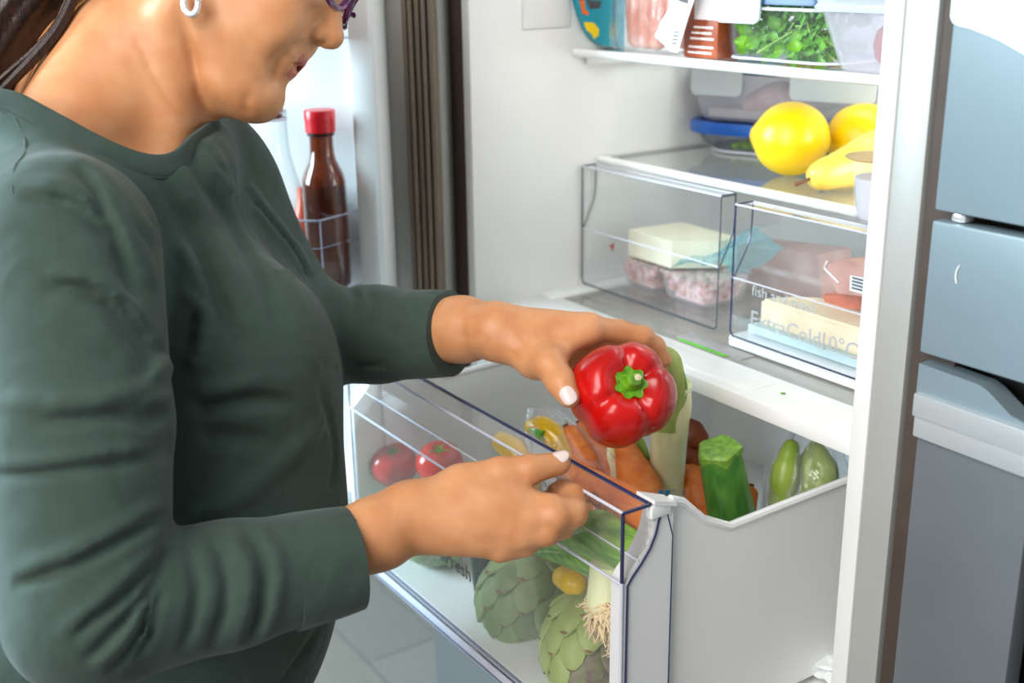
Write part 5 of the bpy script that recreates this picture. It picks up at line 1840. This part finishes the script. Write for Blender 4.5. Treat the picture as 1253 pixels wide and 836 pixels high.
tn = cn_ * .95 + cu_2 * .15 - cr_ * .12
tn = tn / np.linalg.norm(tn)
nail(np.array((0.435,-0.177,1.08)) + tn * .0099, tn, np.array((0.435,-0.177,1.08)) - np.array((0.421,-0.178,1.091)), .0072, .0084)
tn = cu_2 * .72 + cn_ * .68 - cr_ * .05
tn = tn / np.linalg.norm(tn)
nail(np.array((0.462,-0.21,1.034)) + tn * .0103, tn, np.array((0.463,-0.208,1.034)) - np.array((0.455,-0.233,1.032)), .0070, .0108)

# ------------------------------------------------------------------ top
S = Sdf()
S.ell((0.145,-0.447,1.161), (.106, .150, .125), AXB, .03)
S.cone((0.218,-0.543,1.262), (0.005,-0.45,1.222), .055, .05, .05)
S.ell((0.081,-0.499,1.169), (.095, .13, .14), AXB, .05)
S.ell((0.131,-0.523,1.002), (.10, .13, .22), AXB, .06)
S.ell((0.169,-0.426,1.232), (.050, .085, .060), AXB, .03)
S.ell((0.077,-0.362,1.189), (.082, .080, .13), AXB, .05)
S.ell((0.25,-0.401,1.118), (.078, .076, .080), AXB, .05)
S.ell((0.135,-0.348,1.08), (.078, .078, .080), AXB, .05)
S.ell((0.207,-0.436,0.973), (.124, .142, .17), AXB, .06)
S.ell((0.232,-0.46,0.87), (.122, .145, .15), AXB, .06)
S.ell((0.192,-0.59,0.8), (.13, .150, .15), AXB, .07)
S.cone((0.193,-0.392,1.067), (0.219,-0.414,0.963), .082, .078, .06)
S.cone((-0.002,-0.339,1.236), (0.115,-0.286,1.075), .055, .052, .04)
S.chain([(0.115,-0.285,1.077), (0.194,-0.242,1.088), (0.279,-0.196,1.101)], [.052, .046, .041], .02)
# near arm: full at the shoulder, creased against the trunk lower down
S.cone((0.283,-0.55,1.241), (0.347,-0.572,1.119), .072, .069, .026)
S.cone((0.347,-0.572,1.119), (0.4,-0.595,0.996), .069, .060, .008)
S.chain([(0.399,-0.595,0.992), (0.403,-0.488,0.981), (0.415,-0.36,0.976)], [.058, .049, .041], .012)
# neck and cuff openings
col = [(0.147,-0.556,1.339), (0.17,-0.542,1.337), (0.185,-0.526,1.326), (0.199,-0.509,1.314), (0.21,-0.491,1.301), (0.218,-0.471,1.289), (0.221,-0.452,1.281), (0.217,-0.431,1.277), (0.204,-0.411,1.28), (0.18,-0.395,1.288), (0.139,-0.383,1.3), (0.089,-0.383,1.316), (0.035,-0.397,1.332), (0.004,-0.427,1.346), (-0.006,-0.462,1.357), (0.015,-0.505,1.361), (0.056,-0.541,1.355), (0.105,-0.559,1.346)]
cp = smoothpath(col + col[:1], 5)[:-1]
n_ = len(cp)
nax = (Vector(Hd(-.018, -.04)) - Vector((0.125,-0.473,1.298))).normalized()
ctr = sum(cp, Vector()) / n_
S.chain([tuple(q - nax * .008) for q in cp[::4]] + [tuple(cp[0] - nax * .008)], [.006] * (len(cp[::4]) + 1), .05)
for i, q in enumerate(cp):
    # let the collar line lie on the cloth: the side towards the room along the view, the far side from above
    dv_ = cn_ if (Vector(q) - ctr).dot(Vector(cn_)) > -.01 else np.array(nax)
    ts = np.arange(.08, -.06, -.002)
    d = Sdf.combine(S.ops, np.array(q) + dv_ * ts[:, None])
    if (d < 0).any() and d[0] > 0:
        cp[i] = q + Vector(dv_) * float(ts[np.argmax(d < 0)])
for _ in range(3):
    cp = [(cp[i - 1] + cp[i] * 2 + cp[(i + 1) % n_]) / 4 for i in range(n_)]
ctr = sum(cp, Vector()) / n_
tu = Vector(cr_) - nax * Vector(cr_).dot(nax)
tu.normalize()
tv = nax.cross(tu)
rel = [(q - ctr) for q in cp]
an_ = np.array([math.atan2(q.dot(tv), q.dot(tu)) for q in rel])
o_s = np.argsort(an_)
S.throat(ctr, tu, tv, nax, an_[o_s], np.array([math.hypot(q.dot(tu), q.dot(tv)) for q in rel])[o_s], np.array([q.dot(nax) for q in rel])[o_s], .03)
S.cone((.25, -.5, -.27), (.25, -.5, -.26), 1.0, None, .004, 's')
dl_ = np.array((0.279,-0.196,1.101)) - np.array((0.194,-0.242,1.088))
dl_ /= np.linalg.norm(dl_)
S.cone(np.array((0.254,-0.209,1.097)) + dl_ * .09, np.array((0.254,-0.209,1.097)) + dl_ * .10, .09, None, .003, 's')
dr2 = np.array((0.417,-0.357,0.976)) - np.array((0.404,-0.488,0.98))
dr2 /= np.linalg.norm(dr2)
S.cone(np.array((0.415,-0.394,0.977)) + dr2 * .09, np.array((0.415,-0.394,0.977)) + dr2 * .10, .09, None, .003, 's')
for pts, wd, amp in (
        # shoulder and sleeve head
        ([(0.315,-0.573,1.287), (0.328,-0.556,1.283), (0.332,-0.538,1.272), (0.317,-0.515,1.25), (0.313,-0.498,1.227)], .007, -.005),
        ([(0.297,-0.559,1.292), (0.316,-0.535,1.284), (0.298,-0.502,1.258)], .009, .003),
        ([(0.253,-0.499,1.282), (0.273,-0.487,1.25), (0.289,-0.484,1.214), (0.301,-0.483,1.185)], .007, -.005),
        ([(0.255,-0.484,1.269), (0.286,-0.478,1.233), (0.301,-0.473,1.201)], .008, .004),
        ([(0.355,-0.576,1.229), (0.365,-0.561,1.228), (0.365,-0.542,1.213), (0.36,-0.524,1.191), (0.348,-0.505,1.158), (0.347,-0.501,1.136)], .007, -.006),
        ([(0.354,-0.571,1.238), (0.366,-0.549,1.231), (0.364,-0.527,1.208), (0.35,-0.508,1.179)], .008, .004),
        ([(0.335,-0.516,1.204), (0.336,-0.506,1.187), (0.338,-0.498,1.163), (0.336,-0.494,1.142)], .007, -.007),
        ([(0.306,-0.471,1.193), (0.318,-0.462,1.179), (0.323,-0.469,1.154), (0.33,-0.485,1.14), (0.337,-0.496,1.136)], .008, .006),
        ([(0.304,-0.464,1.178), (0.308,-0.468,1.16), (0.318,-0.48,1.148)], .005, -.005),
        ([(0.351,-0.635,1.153), (0.384,-0.603,1.156), (0.397,-0.567,1.153), (0.392,-0.537,1.152), (0.382,-0.515,1.151)], .008, .004),
        ([(0.391,-0.601,1.144), (0.406,-0.577,1.145), (0.403,-0.548,1.138), (0.39,-0.522,1.118)], .007, -.004),
        ([(0.376,-0.64,1.115), (0.408,-0.608,1.121), (0.419,-0.571,1.122), (0.403,-0.527,1.11)], .006, .004),
        ([(0.378,-0.641,1.107), (0.41,-0.609,1.114), (0.421,-0.573,1.114), (0.405,-0.528,1.103)], .006, -.0035),
        # elbow
        ([(0.417,-0.642,1.039), (0.437,-0.624,1.051), (0.439,-0.599,1.056), (0.44,-0.573,1.064), (0.415,-0.536,1.062)], .006, -.005),
        ([(0.414,-0.641,1.047), (0.437,-0.598,1.064), (0.413,-0.534,1.07)], .008, .004),
        ([(0.449,-0.613,1.007), (0.453,-0.601,1.017), (0.45,-0.58,1.026), (0.438,-0.559,1.031), (0.424,-0.54,1.034)], .0055, -.005),
        ([(0.445,-0.618,1.009), (0.446,-0.584,1.031), (0.421,-0.54,1.042)], .007, .0035),
        ([(0.449,-0.607,0.985), (0.454,-0.591,0.999), (0.45,-0.57,1.013), (0.434,-0.549,1.023), (0.416,-0.536,1.028)], .0055, -.005),
        ([(0.451,-0.593,0.972), (0.455,-0.579,0.986), (0.439,-0.558,0.997), (0.42,-0.538,1.016)], .005, -.0045),
        ([(0.442,-0.568,0.972), (0.434,-0.551,0.99), (0.42,-0.535,1.019)], .005, -.0045),
        ([(0.454,-0.601,0.982), (0.451,-0.578,0.997), (0.426,-0.545,1.021)], .006, .0035),
        ([(0.446,-0.58,0.974), (0.441,-0.558,0.992), (0.42,-0.534,1.022)], .005, .003),
        # forearm rings
        ([(0.404,-0.515,1.03), (0.429,-0.517,1.013), (0.435,-0.521,0.99), (0.425,-0.526,0.958)], .006, -.003),
        ([(0.405,-0.496,1.028), (0.434,-0.499,1.014), (0.442,-0.503,0.987), (0.435,-0.512,0.955)], .006, -.003),
        ([(0.408,-0.472,1.027), (0.44,-0.473,1.011), (0.447,-0.477,0.984), (0.441,-0.487,0.952)], .007, -.0035),
        ([(0.405,-0.479,1.025), (0.435,-0.48,1.011), (0.442,-0.485,0.985), (0.436,-0.494,0.952)], .006, .003),
        ([(0.414,-0.463,1.029), (0.446,-0.463,1.011), (0.445,-0.465,0.979), (0.439,-0.473,0.95)], .006, .003),
        # chest drapes
        ([(0.137,-0.378,1.299), (0.205,-0.379,1.252), (0.258,-0.37,1.197), (0.271,-0.349,1.136), (0.257,-0.322,1.087)], .006, .0035),
        ([(0.09,-0.352,1.3), (0.157,-0.344,1.24), (0.191,-0.326,1.184), (0.204,-0.305,1.123)], .006, .0035),
        ([(0.178,-0.399,1.287), (0.235,-0.401,1.234), (0.293,-0.399,1.187), (0.302,-0.379,1.134)], .008, -.003),
        ([(0.11,-0.364,1.295), (0.172,-0.358,1.244), (0.214,-0.344,1.192), (0.23,-0.323,1.124)], .006, -.0016),
        ([(0.237,-0.431,1.277), (0.272,-0.438,1.238), (0.304,-0.433,1.198), (0.323,-0.426,1.163)], .009, .003),
        ([(0.246,-0.457,1.274), (0.284,-0.459,1.236), (0.307,-0.452,1.192), (0.332,-0.438,1.15)], .008, -.003),
        ([(0.242,-0.507,1.293), (0.264,-0.486,1.274), (0.284,-0.473,1.245), (0.308,-0.462,1.204), (0.332,-0.45,1.163)], .008, .003),
        # below the bust
        ([(0.316,-0.49,1.103), (0.33,-0.469,1.103), (0.338,-0.437,1.105), (0.331,-0.399,1.093)], .009, -.005),
        ([(0.323,-0.489,1.118), (0.339,-0.464,1.12), (0.346,-0.432,1.125)], .009, .003),
        ([(0.322,-0.496,1.078), (0.34,-0.468,1.081), (0.355,-0.433,1.07)], .012, -.003),
        ([(0.342,-0.503,1.015), (0.354,-0.458,1.029), (0.342,-0.408,1.048), (0.308,-0.36,1.055)], .012, .003),
        ([(0.261,-0.325,1.072), (0.278,-0.33,1.022), (0.291,-0.344,0.964)], .006, -.0025),
        ([(0.329,-0.379,0.873), (0.342,-0.407,0.856), (0.347,-0.43,0.837)], .006, -.003),
        # far sleeve
        ([(0.159,-0.253,1.133), (0.187,-0.254,1.124), (0.2,-0.264,1.106)], .006, -.003),
        ([(0.183,-0.238,1.131), (0.209,-0.245,1.117), (0.219,-0.258,1.101)], .006, -.0025),
        ([(0.188,-0.272,1.06), (0.225,-0.25,1.066), (0.272,-0.23,1.077)], .004, -.003)):
    strk(S, pts, wd * .74, amp * 2.25)
shirt = sdf_obj('top', S, .0027, [M['shirt']], person, smooth=1)
shirt['label'] = 'grey-green long-sleeved cotton top'

# collar rib: a flat band around the neck opening
rr1, low = [], []
for i, p in enumerate(cp):
    t = (cp[(i + 1) % n_] - cp[i - 1]).normalized()
    rad_ = (p - ctr)
    rad_ = (rad_ - t * rad_.dot(t)).normalized()
    wv = (nax - t * nax.dot(t) - rad_ * .55).normalized()
    nv = t.cross(wv)
    low.append(p - wv * .0098)
    ring = []
    for k in range(14):
        a = 2 * math.pi * k / 14
        ring.append(p + wv * (.0095 * math.copysign(abs(math.cos(a)) ** .6, math.cos(a))) + nv * (.0034 * math.copysign(abs(math.sin(a)) ** .7, math.sin(a))))
    rr1.append(ring)
rr1.append(rr1[0])
cl = obj('collar', MB().rings(rr1, cap=(False, False)), M['rib'], shirt)
obj('collar_seam', MB().tube(low + low[:1], .0017, 6), M['rib'], shirt)


def cuff(A, Bp, ra, rb, squash=1.0, upv=(0, 0, 1)):
    A, Bp = Vector(A), Vector(Bp)
    d = (Bp - A).normalized()
    path = [A, A + d * .001, A.lerp(Bp, .3), A.lerp(Bp, .7), Bp - d * .0012, Bp, Bp - d * .0012, A.lerp(Bp, .6), A.lerp(Bp, .1)]
    rad = [ra - .003, ra, ra + (rb - ra) * .3 + .0005, ra + (rb - ra) * .7 + .0005, rb, rb - .0012, rb - .0026, rb - .004, rb - .004]
    return obj('cuff', MB().tube(path, rad, 40, flat=squash, upv=upv, cap=(False, False)), M['shirt'], shirt, angle=60)


cuff((0.214,-0.23,1.09), (0.272,-0.199,1.101), .0450, .0425)
cuff((0.406,-0.441,0.977), (0.414,-0.384,0.977), .0478, .0435)
# shoulder seam
obj('shoulder_seam', MB().tube(laid(S, [(0.181,-0.548,1.333), (0.229,-0.56,1.319), (0.276,-0.573,1.305), (0.309,-0.584,1.289)], .0004), .0010, 6), M['rib'], shirt)

# ------------------------------------------------------------------ jeans and shoes
J = Sdf()
HB = np.array((0.212,-0.545,0.794))
J.ell(HB, (.122, .172, .13), AXB, .05)
hc = HB.copy()
feet = []
for s_ in (1, -1):
    hp = HB + NH * .085 * s_ - ZH * .05 + FH * .005
    kn = np.array((hp[0], hp[1], .44)) + FH * .01
    an = np.array((hp[0], hp[1], .085)) - FH * .03
    J.chain([hp, kn, an], [.098, .066, .052], .03)
    feet.append(an)
J.cone(HB + ZH * .05, HB + ZH * .10, .14, .14, .03, 's') if False else None
jeans = sdf_obj('jeans', J, .007, [M['jeans']], person, smooth=2)
for an in feet:
    F_ = Sdf()
    a0 = np.array((an[0], an[1], 0.0))
    F_.chain([a0 + ZH * .07, a0 + ZH * .045 - FH * .01], [.045, .042], .02)
    F_.chain([a0 - FH * .02 + ZH * .036, a0 + FH * .10 + ZH * .034, a0 + FH * .17 + ZH * .030], [.036, .038, .030], .02)
    sdf_obj('shoe', F_, .006, [M['shoe']], person, smooth=2)

# ------------------------------------------------------------------ hair
Hs = Sdf()
Hs.ell(Hd(-.022, .066), (.100, .088, .082), HAX, .02)
Hs.cone(Hd(.035, .118, -.03), Hd(.035, .118, .03), .03, None, .03)
Hs.chain([Hd(-.072, .03), (0.071,-0.471,1.467), (0.066,-0.516,1.422), (0.064,-0.566,1.357), (0.061,-0.596,1.282), (0.065,-0.613,1.21), (0.075,-0.623,1.168)], [.066, .049, .039, .036, .033, .024, .010], .03)
Hs.ell(Hd(.10, .03), (.075, .07, .09), HAX, .01, 's')
for k in range(9):
    o_ = (k - 4) * .009
    q = [np.array(Hd(-.06, .06, .05)) + cr_ * o_, np.array((0.126,-0.485,1.467)) + cr_ * o_, np.array((0.109,-0.528,1.421)) + cr_ * o_ * .9, np.array((0.105,-0.579,1.361)) + cr_ * o_ * .8]
    strk(Hs, q, .003, -.0022 if k % 2 else .002)
hair = sdf_obj('hair', Hs, .0032, [M['hair']], person, smooth=1)
b = MB()
for dx_, rr0 in ((0, .0032), (1, .0022)):
    pts = [(0.121,-0.459,1.46), (0.127,-0.472,1.439), (0.132,-0.485,1.417), (0.137,-0.5,1.396), (0.138,-0.52,1.376), (0.136,-0.547,1.352), (0.131,-0.581,1.323)] if dx_ == 0 else [(0.107,-0.461,1.46), (0.114,-0.472,1.438), (0.12,-0.485,1.418), (0.124,-0.499,1.397), (0.125,-0.52,1.378), (0.126,-0.55,1.356), (0.122,-0.581,1.33)]
    sp = smoothpath(pts, 5)
    b.tube(sp, [rr0 * (1 + .6 * math.sin(math.pi * i / len(sp))) for i in range(len(sp))], 8)
obj('loose_lock', b, M['hair'], hair)

# ------------------------------------------------------------------ things she wears
GO = .011
gl = thing('eyeglasses', Vector(Hd(.105, .03)), 'purple framed glasses on the woman\'s face', 'glasses')
for s_ in (1, -1):
    rim_, pts = [], []
    for k in range(33):
        a = 2 * math.pi * k / 32
        ca, sa = math.cos(a), math.sin(a)
        pts.append(Vector(Hd(.1175 - .012 * (.5 + .5 * ca) ** 2, .037 + .021 * math.copysign(abs(sa) ** .8, sa), s_ * (.034 + .0265 * math.copysign(abs(ca) ** .8, ca)))))
    obj('rim', MB().tube(pts, .0034, 8), M['frame_purple'], gl)
    obj('lens', MB().add(pts[:-1], [tuple(range(32))]), M['lens'], gl)
    obj('temple', MB().tube(smoothpath([Hd(.111, .034, .061 * s_), Hd(.106, .034, .068 * s_), Hd(.06, .034, .076 * s_), Hd(.0, .034, .080 * s_), Hd(-.022, .020, .082 * s_)], 4), .0024, 8), M['frame_purple'], gl)
obj('bridge', MB().tube(smoothpath([Hd(.121, .041, .009), Hd(.1245, .044, 0), Hd(.121, .041, -.009)], 4), .0022, 8), M['frame_purple'], gl)
ec = Vector((0.228,-0.412,1.417))
b = MB().tube([ec + Vector(cr_) * (.0058 * math.cos(a)) + Vector(cu_2) * (.0095 * math.sin(a)) + Vector(cn_) * .001 for a in [2 * math.pi * k / 24 for k in range(25)]], .0029, 10)
tag(obj('earring', b, M['silver']), 'small polished silver hoop in the woman\'s earlobe', 'earring')
